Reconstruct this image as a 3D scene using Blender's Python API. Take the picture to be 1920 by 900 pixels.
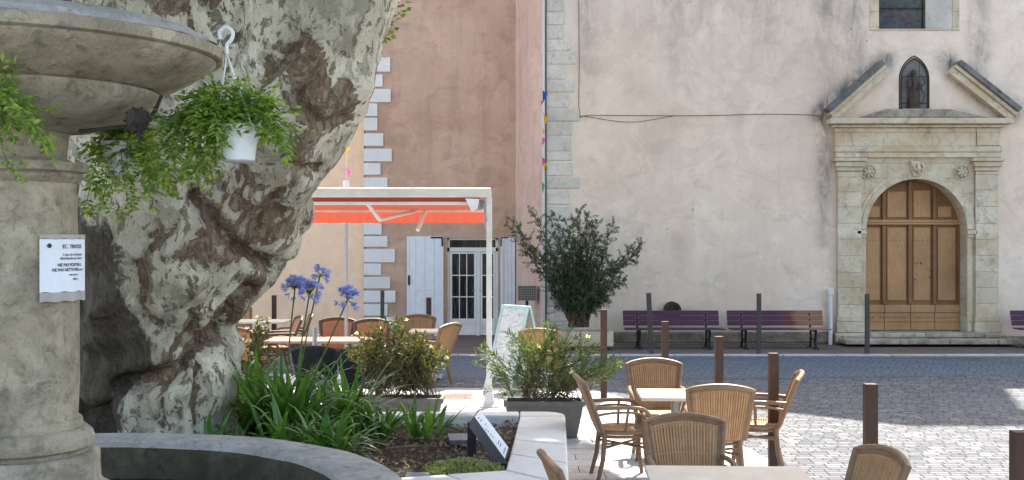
import bpy, bmesh, math, random
import numpy as np
from mathutils import Vector, Matrix, noise
R = math.radians
rnd = random.Random(7)
for o in list(bpy.data.objects): bpy.data.objects.remove(o)
scn = bpy.context.scene
COL = scn.collection
# ------------------------------------------------------------------ camera
F, CH = 2200.0, 2.15
cam = bpy.data.objects.new('camera', bpy.data.cameras.new('camera'))
COL.objects.link(cam); scn.camera = cam
cam.location = (0, 0, CH); cam.rotation_euler = (R(90), 0, 0)
cam.data.sensor_width = 36; cam.data.lens = 36*F/1920; cam.data.clip_end = 2000
# ------------------------------------------------------------------ light
SUN_EL, SUN_ROT = R(56), R(17.5)
w = bpy.data.worlds.new('World'); scn.world = w; w.use_nodes = True
nt = w.node_tree; bg = nt.nodes['Background']
sky = nt.nodes.new('ShaderNodeTexSky'); sky.sky_type = 'NISHITA'; sky.sun_disc = False
sky.sun_elevation = SUN_EL; sky.sun_rotation = SUN_ROT; sky.dust_density = 2.5; sky.air_density = 1.0
tint = nt.nodes.new('ShaderNodeMix'); tint.data_type = 'RGBA'; tint.blend_type = 'MULTIPLY'; tint.inputs[0].default_value = 1; tint.inputs[7].default_value = (1.08, .985, .88, 1)
nt.links.new(sky.outputs[0], tint.inputs[6]); nt.links.new(tint.outputs[2], bg.inputs[0]); bg.inputs[1].default_value = 0.15
sl = bpy.data.lights.new('sun', 'SUN'); sun = bpy.data.objects.new('sun', sl); COL.objects.link(sun)
sl.energy = 4.0; sl.angle = R(0.53); sl.color = (1.0, 0.94, 0.85)
TOSUN = Vector((math.sin(SUN_ROT)*math.cos(SUN_EL), math.cos(SUN_ROT)*math.cos(SUN_EL), math.sin(SUN_EL)))
sun.rotation_euler = (-TOSUN).to_track_quat('-Z', 'Y').to_euler(); sun.location = (5, 20, 30)
scn.render.engine = 'CYCLES'
vs = scn.view_settings; vs.view_transform = 'Standard'; vs.look = 'None'; vs.gamma = 1; vs.use_curve_mapping = False
vs.exposure = 2.2
# ------------------------------------------------------------------ helpers
def P(px, py, Y): return Vector(((px-960)/F*Y, Y, CH-(py-450)/F*Y))
def GX(px, Y): return (px-960)/F*Y
def GZ(py, Y): return CH-(py-450)/F*Y
class MB:
    def __init__(s): s.v = []; s.f = []; s.uv = None
    def add(s, vs_, fs):
        n = len(s.v); s.v.extend([tuple(v) for v in vs_]); s.f.extend([tuple(i+n for i in f) for f in fs]); return s
    def box(s, x0, x1, y0, y1, z0, z1, M=None):
        vv = [Vector(p) for p in ((x0,y0,z0),(x1,y0,z0),(x1,y1,z0),(x0,y1,z0),(x0,y0,z1),(x1,y0,z1),(x1,y1,z1),(x0,y1,z1))]
        if M: vv = [M @ p for p in vv]
        return s.add(vv, [(0,3,2,1),(4,5,6,7),(0,1,5,4),(1,2,6,5),(2,3,7,6),(3,0,4,7)])
    def prism(s, poly, a, b, axis='z'):     # poly CCW list of 2d; extruded a..b along axis
        n = len(poly)
        if axis == 'z': mk = lambda p, t: (p[0], p[1], t)
        else: mk = lambda p, t: (p[0], t, p[1])   # axis y, poly in xz
        vv = [mk(p, a) for p in poly]+[mk(p, b) for p in poly]
        fs = [tuple(range(n-1,-1,-1)), tuple(range(n, 2*n))]+[(i,(i+1)%n,n+(i+1)%n,n+i) for i in range(n)]
        return s.add(vv, fs)
    def tube(s, pts, r, n=8, cap=True):
        pts = [Vector(p) for p in pts]; m = len(pts)
        rr = r if isinstance(r, (list, tuple)) else [r]*m
        t0 = (pts[1]-pts[0]).normalized(); u = t0.orthogonal().normalized(); vv = []
        for i, p in enumerate(pts):
            t = (pts[min(i+1,m-1)]-pts[max(i-1,0)]).normalized()
            u = (u - t*u.dot(t)); u = u.normalized() if u.length > 1e-6 else t.orthogonal().normalized()
            b = t.cross(u)
            for k in range(n):
                a = 2*math.pi*k/n; vv.append(p+(u*math.cos(a)+b*math.sin(a))*rr[i])
        fs = [(i*n+k, i*n+(k+1)%n, (i+1)*n+(k+1)%n, (i+1)*n+k) for i in range(m-1) for k in range(n)]
        if cap: fs += [tuple(range(n-1,-1,-1)), tuple((m-1)*n+k for k in range(n))]
        return s.add(vv, fs)
    def lathe(s, prof, c=(0,0,0), n=48, a0=0, a1=2*math.pi, closed=True, fn=None):
        vv = []; m = len(prof); nn = n if closed else n+1
        for (r, z) in prof:
            for k in range(nn):
                a = a0+(a1-a0)*k/n; q = r
                if fn: q = fn(a, r, z)
                vv.append((c[0]+q*math.cos(a), c[1]+q*math.sin(a), c[2]+z))
        fs = [(i*nn+k, i*nn+(k+1)%nn, (i+1)*nn+(k+1)%nn, (i+1)*nn+k) for i in range(m-1) for k in range(n)]
        return s.add(vv, fs)
    def build(s, name, mat, parent=None, smooth=False, bevel=0, seg=2, loc=None):
        me = bpy.data.meshes.new(name); me.from_pydata(s.v, [], s.f); me.update()
        if smooth:
            me.polygons.foreach_set('use_smooth', [True]*len(me.polygons)); me.set_sharp_from_angle(angle=R(38))
        o = bpy.data.objects.new(name, me); COL.objects.link(o)
        if mat: me.materials.append(mat)
        if parent: o.parent = parent
        if loc: o.location = loc
        if bevel:
            b = o.modifiers.new('bevel', 'BEVEL'); b.width = bevel; b.segments = seg; b.limit_method = 'ANGLE'; b.angle_limit = R(40)
        return o
def tag(o, label=None, cat=None, group=None, kind=None):
    if label: o['label'] = label
    if cat: o['category'] = cat
    if group: o['group'] = group
    if kind: o['kind'] = kind
    return o
def thing(name, label, cat, loc=(0,0,0), rz=0, group=None):
    o = bpy.data.objects.new(name, None); COL.objects.link(o); o.empty_display_size = .2
    o.location = loc; o.rotation_euler = (0,0,rz); return tag(o, label, cat, group)
def copy_tree(o, parent=None):
    c = o.copy(); COL.objects.link(c); c.parent = parent
    for ch in [x for x in bpy.data.objects if x.parent == o]: copy_tree(ch, c)
    return c
def dup(o, loc, rz, label, group=None):
    c = copy_tree(o); c.location = loc; c.rotation_euler = (0,0,rz); c['label'] = label
    if group: c['group'] = group
    return c
def arc(c, r, a0, a1, n): return [(c[0]+r*math.cos(a0+(a1-a0)*i/n), c[1]+r*math.sin(a0+(a1-a0)*i/n)) for i in range(n+1)]
def crom(pts, n=6):     # catmull-rom smoothing
    pts = [Vector(p) for p in pts]; out = []
    q = [pts[0]*2-pts[1]]+pts+[pts[-1]*2-pts[-2]]
    for i in range(1, len(q)-2):
        for k in range(n):
            t = k/n; a,b,c,d = q[i-1],q[i],q[i+1],q[i+2]
            out.append(0.5*((2*b)+(c-a)*t+(2*a-5*b+4*c-d)*t*t+(3*b-a-3*c+d)*t**3))
    out.append(pts[-1]); return out
# ------------------------------------------------------------------ materials
class NT:
    def __init__(s, name):
        s.m = bpy.data.materials.new(name); s.m.use_nodes = True; s.t = s.m.node_tree
        s.b = s.t.nodes['Principled BSDF']; s.b.inputs['Specular IOR Level'].default_value = .3
        s.tc = s.t.nodes.new('ShaderNodeTexCoord'); s.co = s.tc.outputs['Object']; s.h = None
    def L(s, a, b): s.t.links.new(a, b)
    def n(s, typ, **kw):
        x = s.t.nodes.new(typ)
        for k, v in kw.items(): setattr(x, k, v)
        return x
    def map(s, scale=(1,1,1), rot=(0,0,0), loc=(0,0,0), src=None):
        x = s.n('ShaderNodeMapping'); x.inputs['Scale'].default_value = scale; x.inputs['Rotation'].default_value = rot; x.inputs['Location'].default_value = loc
        s.L(src or s.co, x.inputs[0]); return x.outputs[0]
    def noise(s, sc, det=6, ro=.6, dist=0, src=None):
        x = s.n('ShaderNodeTexNoise'); x.inputs['Scale'].default_value = sc; x.inputs['Detail'].default_value = det
        x.inputs['Roughness'].default_value = ro; x.inputs['Distortion'].default_value = dist
        s.L(src or s.co, x.inputs['Vector']); return x.outputs['Fac']
    def ramp(s, fac, stops, interp='LINEAR'):
        x = s.n('ShaderNodeValToRGB'); e = x.color_ramp.elements; x.color_ramp.interpolation = interp
        while len(e) < len(stops): e.new(.5)
        for i, (p, c) in enumerate(stops):
            e[i].position = p
            if isinstance(c, (int, float)): c = (c, c, c)
            e[i].color = (*c[:3], 1)
        s.L(fac, x.inputs[0]); return x.outputs[0]
    def mix(s, fac, a, b, mode='MIX'):
        x = s.n('ShaderNodeMix', data_type='RGBA', blend_type=mode)
        for sock, v in ((x.inputs[0], fac), (x.inputs[6], a), (x.inputs[7], b)):
            if hasattr(v, 'links'): s.L(v, sock)
            elif isinstance(v, (int, float)): sock.default_value = v if sock == x.inputs[0] else (v,v,v,1)
            else: sock.default_value = (*v[:3], 1)
        return x.outputs[2]
    def math(s, op, a, b=0.5, clamp=False):
        x = s.n('ShaderNodeMath', operation=op, use_clamp=clamp)
        for i, v in enumerate((a, b)):
            if hasattr(v, 'links'): s.L(v, x.inputs[i])
            else: x.inputs[i].default_value = v
        return x.outputs[0]
    def bump(s, hgt, dist=.01, st=1.0):
        x = s.n('ShaderNodeBump'); x.inputs['Distance'].default_value = dist; x.inputs['Strength'].default_value = st
        s.L(hgt, x.inputs['Height'])
        if s.h: s.L(s.h, x.inputs['Normal'])
        s.h = x.outputs[0]; return s
    def out(s, col, rough=.85, metal=0):
        if hasattr(col, 'links'): s.L(col, s.b.inputs['Base Color'])
        else: s.b.inputs['Base Color'].default_value = (*col, 1)
        if hasattr(rough, 'links'): s.L(rough, s.b.inputs['Roughness'])
        else: s.b.inputs['Roughness'].default_value = rough
        s.b.inputs['Metallic'].default_value = metal
        if s.h: s.L(s.h, s.b.inputs['Normal'])
        return s.m
def c3(r, g, b, k=1.0):   # sRGB 0-255 -> linear
    f = lambda c: (c/255/12.92 if c <= 10 else ((c/255+.055)/1.055)**2.4)*k
    return (f(r), f(g), f(b))
def simple(name, col, rough=.6, metal=0, var=.12, sc=12, bump=.001):
    t = NT(name); n_ = t.noise(sc, 5)
    d = tuple(c*(1-var*1.6) for c in col); u = tuple(min(1, c*(1+var)) for c in col)
    t.bump(n_, bump); return t.out(t.ramp(n_, [(.3, d), (.7, u)]), rough, metal)
def plaster(name, a, b, dark, attr=False, streak=.35, bsc=.006):
    t = NT(name)
    big = t.noise(.55, 6, .6, .4); mid = t.noise(2.3, 7, .65); fine = t.noise(45, 4, .7)
    st = t.noise(1.0, 6, .65, .3, t.map((3.2, 3.2, .28)))
    c = t.mix(t.ramp(big, [(.32, 0), (.68, 1)]), a, b)
    c = t.mix(t.math('MULTIPLY', t.ramp(st, [(.5, 0), (.8, 1)]), streak), c, dark)
    c = t.mix(t.math('MULTIPLY', t.ramp(mid, [(.55, 0), (.75, 1)]), .3), c, tuple(min(1, x*1.18) for x in b))
    c = t.mix(t.math('MULTIPLY', t.ramp(fine, [(.3, 1), (.5, 0)]), .14), c, dark)
    pa = t.noise(.9, 9, .72, 1.2, t.map((1,1,1),(0,0,0),(7,3,5))); pb = t.noise(1.7, 8, .7, .6, t.map((1,1,1.4),(0,0,0),(1,9,2)))
    c = t.mix(t.math('MULTIPLY', t.ramp(pa, [(.50, 0), (.56, 1)]), .22), c, tuple(min(1, x*1.25) for x in b))
    c = t.mix(t.math('MULTIPLY', t.ramp(pb, [(.53, 0), (.62, 1)]), .30), c, dark)
    pit = t.n('ShaderNodeTexVoronoi'); pit.inputs['Scale'].default_value = 1.1; t.L(t.co, pit.inputs[0])
    c = t.mix(t.math('MULTIPLY', t.math('LESS_THAN', pit.outputs['Distance'], .028), .6), c, tuple(x*.4 for x in dark))
    if attr:
        at = t.n('ShaderNodeAttribute', attribute_name='stain')
        ns = t.noise(2.4, 8, .72, .8, t.map((2.0, 2.0, .8)))
        f = t.math('MULTIPLY', at.outputs['Fac'], t.ramp(ns, [(.30, .0), (.62, 1)]))
        c = t.mix(t.math('MULTIPLY', f, .8, True), c, (.10,.09,.083))
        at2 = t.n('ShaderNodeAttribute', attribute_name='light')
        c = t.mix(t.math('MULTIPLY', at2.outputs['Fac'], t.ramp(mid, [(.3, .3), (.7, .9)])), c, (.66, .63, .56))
    t.bump(mid, .02).bump(fine, bsc)
    return t.out(c, .93)
M = {}
M['plaster_church'] = plaster('plaster_church', (.64,.50,.39), (.75,.625,.505), (.42,.36,.30), True, .25)
M['plaster_pink'] = plaster('plaster_pink', (.46,.29,.20), (.62,.43,.32), (.30,.18,.135), False, .5, .012)
M['plaster_rose'] = plaster('plaster_rose', (.60,.41,.32), (.70,.50,.40), (.38,.26,.21), False, .6)
M['plaster_peach'] = plaster('plaster_peach', (.83,.55,.35), (.88,.62,.43), (.66,.45,.31), False, .4)
def stone(name, a, b, dark, lich=.4, jd=None, moss=0, sc=1.0, bd=.008, joint=.035, ochre=0):
    t = NT(name)
    big = t.noise(1.6*sc, 7, .65, .3); fine = t.noise(38*sc, 5, .7); mid = t.noise(7*sc, 7, .7, .5)
    c = t.mix(t.ramp(big, [(.35, 0), (.65, 1)]), a, b)
    c = t.mix(t.math('MULTIPLY', t.ramp(mid, [(.52, 0), (.68, 1)]), lich), c, dark)
    c = t.mix(t.math('MULTIPLY', t.ramp(fine, [(.3, 1), (.48, 0)]), .35), c, dark)
    if ochre:
        on = t.noise(1.2*sc, 8, .7, .8, t.map((1,1,1),(0,0,0),(4,4,4))); c = t.mix(t.math('MULTIPLY', t.ramp(on, [(.47, 0), (.60, 1)]), ochre), c, (.50,.36,.20))
        gn = t.noise(2.4*sc, 9, .75, 1.0, t.map((1,1,.7),(0,0,0),(9,1,4))); c = t.mix(t.math('MULTIPLY', t.ramp(gn, [(.54, 0), (.66, 1)]), .55), c, (.17,.145,.11))
    if moss:
        mn = t.noise(2.6*sc, 7, .7, .6)
        c = t.mix(t.math('MULTIPLY', t.ramp(mn, [(.45, 0), (.6, 1)]), moss), c, (.05,.05,.025))
    if jd:
        br = t.n('ShaderNodeTexBrick'); t.L(t.map((1,1,1), (R(90),0,0)), br.inputs['Vector'])
        br.inputs['Brick Width'].default_value = jd[0]; br.inputs['Row Height'].default_value = jd[1]
        br.inputs['Mortar Size'].default_value = .006; br.inputs['Scale'].default_value = 1
        br.inputs['Mortar Smooth'].default_value = .4
        c = t.mix(t.math('MULTIPLY', br.outputs['Fac'], .5), c, dark)
        t.bump(t.math('SUBTRACT', 1, br.outputs['Fac']), .006)
    ri = t.n('ShaderNodeNewGeometry').outputs['Random Per Island']; c = t.mix(t.math('MULTIPLY', ri, .28), c, dark)
    t.bump(mid, bd*1.5).bump(fine, bd*.6)
    return t.out(c, .92)
M['lime'] = stone('limestone', (.56,.47,.335), (.66,.575,.43), (.27,.225,.16), .6, (.9,.31), ochre=.7)
M['lime_plain'] = stone('limestone_plain', (.57,.49,.36), (.68,.60,.455), (.25,.21,.15), .65, ochre=.65)
M['lime_moss'] = stone('limestone_mossy', (.36,.31,.24), (.48,.42,.33), (.11,.095,.065), .6, None, .55)
M['damp'] = stone('damp_plinth', (.20,.165,.125), (.30,.25,.195), (.05,.042,.03), .7, None, .5)
M['soot_stone'] = stone('limestone_black_crust', (.10,.10,.10), (.24,.23,.21), (.03,.03,.03), .8)
M['quoin_white'] = stone('quoin_white', (.70,.69,.67), (.76,.75,.73), (.48,.47,.44), .25, None, 0, 1, .003)
M['quoin_grey'] = stone('quoin_grey', (.58,.54,.46), (.72,.68,.59), (.20,.19,.17), .5, None, 0, 1.3)
M['fountain'] = stone('fountain_stone', (.30,.26,.185), (.52,.455,.335), (.085,.07,.045), .65, None, .3, 1.5, .012, ochre=.15)
M['fountain_grey'] = stone('fountain_stone_grey', (.35,.335,.305), (.52,.50,.465), (.12,.11,.09), .65, None, .2, 1.3, .006)
M['basin_in'] = stone('basin_inside', (.03,.028,.016), (.13,.11,.075), (.018,.018,.012), .7, None, .8, 1.3, .01)
M['ledge'] = stone('ledge_stone', (.56,.56,.54), (.66,.66,.64), (.38,.37,.34), .35, None, 0, .9, .002)
def cobble(name, a, b, c_, mortar, bw, rh, bd=.008, rot=0, off=.5, ms=.012, rough=.7):
    t = NT(name)
    wob = t.n('ShaderNodeTexNoise'); wob.inputs['Scale'].default_value = 5.0; t.L(t.co, wob.inputs[0])
    mx = t.n('ShaderNodeMix', data_type='VECTOR'); mx.inputs[0].default_value = .028
    t.L(t.map((1,1,1),(0,0,rot)), mx.inputs[4]); t.L(wob.outputs['Color'], mx.inputs[5])
    br = t.n('ShaderNodeTexBrick'); t.L(mx.outputs[1], br.inputs['Vector']); br.offset = off; br.offset_frequency = 3; br.squash = 1.35; br.squash_frequency = 2
    for k, v in (('Brick Width', bw), ('Row Height', rh), ('Mortar Size', ms), ('Scale', 1), ('Mortar Smooth', .6), ('Bias', 0)): br.inputs[k].default_value = v
    br.inputs['Color1'].default_value = (*a, 1); br.inputs['Color2'].default_value = (*b, 1); br.inputs['Mortar'].default_value = (*mortar, 1)
    big = t.noise(.5, 6, .6, .5); fine = t.noise(30, 5, .7)
    c = t.mix(t.ramp(big, [(.4, 0), (.65, .6)]), br.outputs['Color'], c_)
    sp_ = t.noise(2.2, 8, .75, .5); c = t.mix(t.math('MULTIPLY', t.ramp(sp_, [(.52, 0), (.66, 1)]), .45), c, mortar)
    c = t.mix(t.math('MULTIPLY', t.ramp(fine, [(.35, 1), (.55, 0)]), .3), c, mortar)
    c = t.mix(br.outputs['Fac'], c, mortar)
    t.bump(t.math('SUBTRACT', 1, br.outputs['Fac']), bd).bump(fine, .004)
    t.b.inputs['Specular IOR Level'].default_value = .12
    return t.out(c, .9)
M['cobble'] = cobble('cobble_setts', (.085,.092,.105), (.19,.192,.20), (.13,.136,.145), (.05,.051,.052), .135, .092, .016, 0, .43, .008, .6)
M['cobble_fine'] = cobble('cobble_fine', (.10,.125,.155), (.15,.175,.21), (.125,.145,.175), (.06,.068,.08), .10, .10, .006, .7)
M['paving'] = cobble('terrace_slabs', (.38,.385,.39), (.48,.48,.48), (.43,.43,.43), (.12,.115,.11), .62, .30, .004, 0, .5, .006, .8)
M['pave_brown'] = cobble('paving_brown', (.13,.10,.088), (.17,.135,.12), (.15,.12,.105), (.07,.055,.05), .3, .15, .004, 0, .5, .005, .8)
M['asphalt'] = simple('ground_asphalt', (.20,.19,.18), .9, 0, .2, 20, .004)
M['kerb'] = stone('kerb_stone', (.40,.38,.35), (.5,.48,.45), (.22,.2,.18), .3)
def wood(name, a, b, dark, sc=1.0, rough=.6, horiz=False):
    t = NT(name)
    st = t.noise(6*sc, 7, .7, 1.2, t.map((1, 9, 9) if horiz else (9, 9, 1)) )
    lng = t.noise(1.1, 5, .6)
    c = t.mix(t.ramp(st, [(.3, 0), (.7, 1)]), a, b)
    c = t.mix(t.math('MULTIPLY', t.ramp(lng, [(.45, 0), (.7, 1)]), .5), c, dark)
    t.bump(st, .004); return t.out(c, rough)
M['door_wood'] = wood('door_oak', (.17,.08,.034), (.30,.155,.068), (.12,.055,.026))
M['door_wood_light'] = wood('door_oak_worn', (.34,.175,.075), (.52,.31,.15), (.17,.085,.042))
M['stud'] = simple('rust_stud', (.06,.035,.025), .6, .3)
def bench_paint():
    t = NT('bench_purple'); st = t.noise(3, 6, .6, .6, t.map((.6, 4, 6)))
    c = t.ramp(st, [(.3, (.055,.018,.040)), (.7, (.090,.032,.064))]); t.bump(t.noise(30), .002); return t.out(c, .42)
M['purple'] = bench_paint()
def bench_worn():
    t = NT('bench_purple_worn'); st = t.noise(3, 6, .6, .6, t.map((.6, 4, 6)))
    c = t.ramp(st, [(.3, (.055,.018,.040)), (.7, (.090,.032,.064))])
    sx = t.n('ShaderNodeSeparateXYZ'); t.L(t.co, sx.inputs[0])
    f = t.math('ADD', sx.outputs[0], t.math('MULTIPLY', t.noise(2.5, 6), .9))
    c = t.mix(t.ramp(f, [(.42, 0), (.60, .9), (.8, .9)]), c, (.12,.03,.025))
    c = t.mix(t.ramp(f, [(.72, 0), (.86, .85)]), c, (.26,.14,.08))
    t.bump(t.noise(30), .002); return t.out(c, .45)
M['purple_worn'] = bench_worn()
M['iron'] = simple('cast_iron', (.018,.018,.02), .5, .4)
M['dark_iron'] = simple('old_iron', (.05,.042,.035), .7, .3)
def corten():
    t = NT('bollard_rust'); n_ = t.noise(6, 7, .7, .4, t.map((1,1,.4)))
    t.bump(t.noise(60), .001); return t.out(t.ramp(n_, [(.3, (.040,.022,.016)), (.7, (.085,.046,.031))]), .75)
M['rust'] = corten()
M['grey_post'] = simple('bollard_grey_brown', (.075,.062,.056), .7)
def rattan(name, a, b, dark):
    t = NT(name); n_ = t.noise(14, 6, .7); r_ = t.n('ShaderNodeNewGeometry').outputs['Random Per Island']
    c = t.mix(t.ramp(n_, [(.3, 0), (.7, 1)]), a, b); c = t.mix(t.math('MULTIPLY', r_, .45), c, dark)
    t.bump(t.noise(90, 3), .002); return t.out(c, .5)
M['rattan'] = rattan('rattan_cane', (.32,.175,.08), (.47,.285,.14), (.20,.10,.045))
M['rattan_frame'] = rattan('rattan_pole', (.18,.10,.052), (.28,.17,.095), (.09,.05,.03))
M['rattan_dark'] = rattan('rattan_brown', (.085,.045,.026), (.14,.075,.043), (.05,.03,.02))
M['rattan_red'] = rattan('rattan_terracotta', (.40,.17,.085), (.50,.24,.12), (.26,.10,.05))
M['black'] = rattan('wicker_black', (.012,.013,.015), (.03,.03,.033), (.01,.01,.01))
M['table_cream'] = simple('table_cream', (.62,.55,.44), .45, 0, .06, 6)
M['table_brown'] = simple('table_brown', (.36,.20,.14), .4, 0, .12, 8)
M['alu'] = simple('aluminium', (.33,.34,.36), .4, .6, .05)
M['white_paint'] = simple('white_paint', (.72,.73,.75), .5, 0, .05, 5)
M['white_frame'] = simple('white_lacquer', (.74,.73,.70), .45, 0, .06, 4)
M['awning_white'] = simple('awning_frame', (.66,.63,.58), .5, 0, .1, 3)
M['pvc'] = simple('white_pipe', (.60,.60,.58), .5, 0, .08)
M['shutter_line'] = simple('shutter_shadow', (.25,.26,.28), .7)
def fabric(nm='awning_fabric', tv=.27):
    t = NT(nm); nb = t.t.nodes
    t.b.inputs['Base Color'].default_value = (.44,.09,.055,1); t.b.inputs['Roughness'].default_value = .8
    tr = t.n('ShaderNodeBsdfTranslucent'); tr.inputs[0].default_value = (.46,.10,.06,1)
    mx = t.n('ShaderNodeMixShader'); mx.inputs[0].default_value = tv
    t.L(t.b.outputs[0], mx.inputs[1]); t.L(tr.outputs[0], mx.inputs[2]); t.L(mx.outputs[0], nb['Material Output'].inputs[0]); return t.m
M['fabric'] = fabric(); M['fabric_dense'] = fabric('awning_fabric_dense', .10)  # second copy of the same fabric is only less translucent, for the canopy
def leafmat(name, a, b, trans=.4, rough=.45, k=.35):
    t = NT(name); nb = t.t.nodes; r_ = t.n('ShaderNodeNewGeometry').outputs['Random Per Island']
    c = t.ramp(r_, [(0, a), (1, b)]); t.L(c, t.b.inputs['Base Color']); t.b.inputs['Roughness'].default_value = rough
    tr = t.n('ShaderNodeBsdfTranslucent'); t.L(t.mix(1.0, c, (2.2,2.4,1.0), 'MULTIPLY'), tr.inputs[0])
    mx = t.n('ShaderNodeMixShader'); mx.inputs[0].default_value = trans
    t.L(t.b.outputs[0], mx.inputs[1]); t.L(tr.outputs[0], mx.inputs[2]); t.L(mx.outputs[0], nb['Material Output'].inputs[0]); return t.m
M['leaf_fern'] = leafmat('leaf_bright', (.055,.11,.02), (.24,.33,.06))
M['leaf_shrub'] = leafmat('leaf_shrub', (.022,.042,.02), (.085,.12,.055), .2)
M['leaf_oleander'] = leafmat('leaf_oleander', (.03,.045,.018), (.10,.13,.05), .3)
M['leaf_oleander_dark'] = leafmat('leaf_oleander_dark', (.03,.04,.015), (.10,.09,.035), .25)
M['leaf_strap'] = leafmat('leaf_strap', (.035,.10,.018), (.10,.20,.04), .3, .35)
M['leaf_plane'] = leafmat('leaf_plane', (.05,.07,.025), (.10,.13,.05), .2)
M['leaf_cover'] = leafmat('leaf_cover', (.12,.15,.05), (.26,.27,.12), .2)
M['flower_blue'] = leafmat('flower_blue', (.20,.22,.62), (.40,.42,.85), .3)
M['flower_white'] = leafmat('flower_white', (.6,.5,.45), (.75,.7,.62), .3)
M['stem'] = simple('stem_green', (.07,.11,.03), .6)
M['twig'] = simple('twig_brown', (.10,.07,.045), .8)
M['litter'] = leafmat('leaf_litter', (.06,.035,.02), (.30,.22,.15), .1, .8)
M['soil'] = stone('soil', (.05,.036,.025), (.085,.06,.042), (.025,.018,.012), .6, None, 0, 3, .03)
M['paper'] = simple('paper', (.70,.73,.78), .5, 0, .03)
M['ink'] = simple('ink', (.03,.045,.06), .6)
M['plastic_film'] = simple('plastic_sleeve', (.35,.34,.31), .3)
M['pot_white'] = simple('pot_plastic', (.62,.63,.62), .45, 0, .08)
M['planter_grey'] = simple('planter_grey', (.13,.12,.11), .6)
M['turq'] = simple('sign_turquoise', (.42,.62,.60), .5)
def chalk():
    t = NT('sign_board'); n_ = t.noise(9, 8, .8, 1.5, t.map((1,1,3)))
    return t.out(t.ramp(n_, [(.38, (.30,.34,.33)), (.5, (.66,.68,.66))]), .5)
M['board'] = chalk()
def glass():
    t = NT('window_glass'); n_ = t.noise(4, 6, .7, .5, t.map((6,1,.7)))
    return t.out(t.ramp(n_, [(.5, (.010,.011,.013)), (.75, (.12,.12,.12))]), .12)
M['glass'] = glass()
def lead():
    t = NT('lead_glass'); n_ = t.noise(5, 6, .8, .5); v = t.n('ShaderNodeTexVoronoi'); v.inputs['Scale'].default_value = 6; t.L(t.co, v.inputs[0])
    return t.out(t.mix(.5, t.ramp(n_, [(.4, (.03,.03,.032)), (.7, (.12,.115,.11))]), v.outputs['Color'], 'MULTIPLY'), .35)
M['leadglass'] = lead()
M['slate'] = simple('slate_plate', (.12,.12,.15), .5, 0, .3, 30)
M['black_plastic'] = simple('black_plastic', (.02,.02,.022), .4)
M['water'] = NT('fountain_water').out((.012,.014,.010), .04)
M['hole'] = simple('clay_pipe', (.055,.035,.028), .85)
M['statue'] = simple('statue_bronze', (.06,.042,.032), .6, .2)
M['niche'] = simple('niche_back', (.17,.16,.155), .8)
for nm, c in (('blue',(.04,.16,.60)),('yellow',(.80,.50,.03)),('pink',(.75,.18,.45)),('green',(.05,.50,.25)),('red',(.6,.05,.05))): M['flag_'+nm] = simple('flag_'+nm, c, .7, 0, .05)
def bark():
    t = NT('plane_bark')
    d = t.n('ShaderNodeTexNoise'); d.inputs['Scale'].default_value = 2.5; d.inputs['Detail'].default_value = 5; t.L(t.co, d.inputs[0])
    mx = t.n('ShaderNodeMix', data_type='VECTOR'); mx.inputs[0].default_value = .25; t.L(t.map((1,1,.7)), mx.inputs[4]); t.L(d.outputs['Color'], mx.inputs[5]); wc = mx.outputs[1]
    n1 = t.noise(3.2, 9, .66, .2, wc); n2 = t.noise(8, 7, .64, .3, wc); n3 = t.noise(19, 6, .62, .3, wc); n4 = t.noise(1.3, 6, .6, 0, wc)
    fine = t.noise(60, 5, .75); grain = t.noise(4, 8, .75, .8, t.map((7,7,1.1)))
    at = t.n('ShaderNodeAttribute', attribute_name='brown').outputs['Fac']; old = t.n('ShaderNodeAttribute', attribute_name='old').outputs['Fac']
    c = t.mix(t.ramp(n4, [(.42, 0), (.58, 1)]), (.49,.44,.33), (.84,.77,.60))
    c = t.mix(t.ramp(n2, [(.55, 0), (.562, .75)]), c, (.30,.275,.20))
    c = t.mix(t.ramp(grain, [(.55, 0), (.72, .55)]), c, (.74,.70,.57))
    c = t.mix(t.ramp(n3, [(.565, 0), (.58, .85)]), c, (.15,.135,.085))
    b1 = t.math('ADD', t.math('ADD', t.math('MULTIPLY', n1, .62), t.math('MULTIPLY', n2, .38)), t.math('MULTIPLY', at, .095)); bf = t.ramp(b1, [(.565, 0), (.578, .93)])
    bc = t.mix(t.ramp(grain, [(.38, 0), (.62, 1)]), (.075,.040,.022), (.25,.155,.09)); bc = t.mix(t.ramp(n3, [(.52,0),(.56,.5)]), bc, (.40,.35,.26)); bc = t.mix(t.ramp(n2, [(.40,.8),(.43,0)]), bc, (.50,.46,.36))
    c = t.mix(bf, c, bc)
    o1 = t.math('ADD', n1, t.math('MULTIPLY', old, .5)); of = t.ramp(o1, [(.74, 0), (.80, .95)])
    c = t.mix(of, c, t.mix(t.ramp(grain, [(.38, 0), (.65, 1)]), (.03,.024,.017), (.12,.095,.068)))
    c = t.mix(t.math('MULTIPLY', t.ramp(fine, [(.33, 1), (.50, 0)]), .35), c, (.12,.10,.07))
    t.bump(bf, .014).bump(t.ramp(n2, [(.52, 1), (.55, 0)]), .010).bump(n3, .03).bump(grain, .022).bump(fine, .008)
    return t.out(c, .85)
M['bark'] = bark()
# ------------------------------------------------------------------ ground
def sheet(name, x0, x1, y0, y1, z, mat, kind='structure'):
    o = MB().add([(x0,y0,z),(x1,y0,z),(x1,y1,z),(x0,y1,z)], [(0,1,2,3)]).build(name, mat); return tag(o, kind=kind)
sheet('ground', -400, 400, -300, 500, 0, M['asphalt'])
sheet('plaza', -14, 30, -10, 21.62, .004, M['cobble'])
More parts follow.
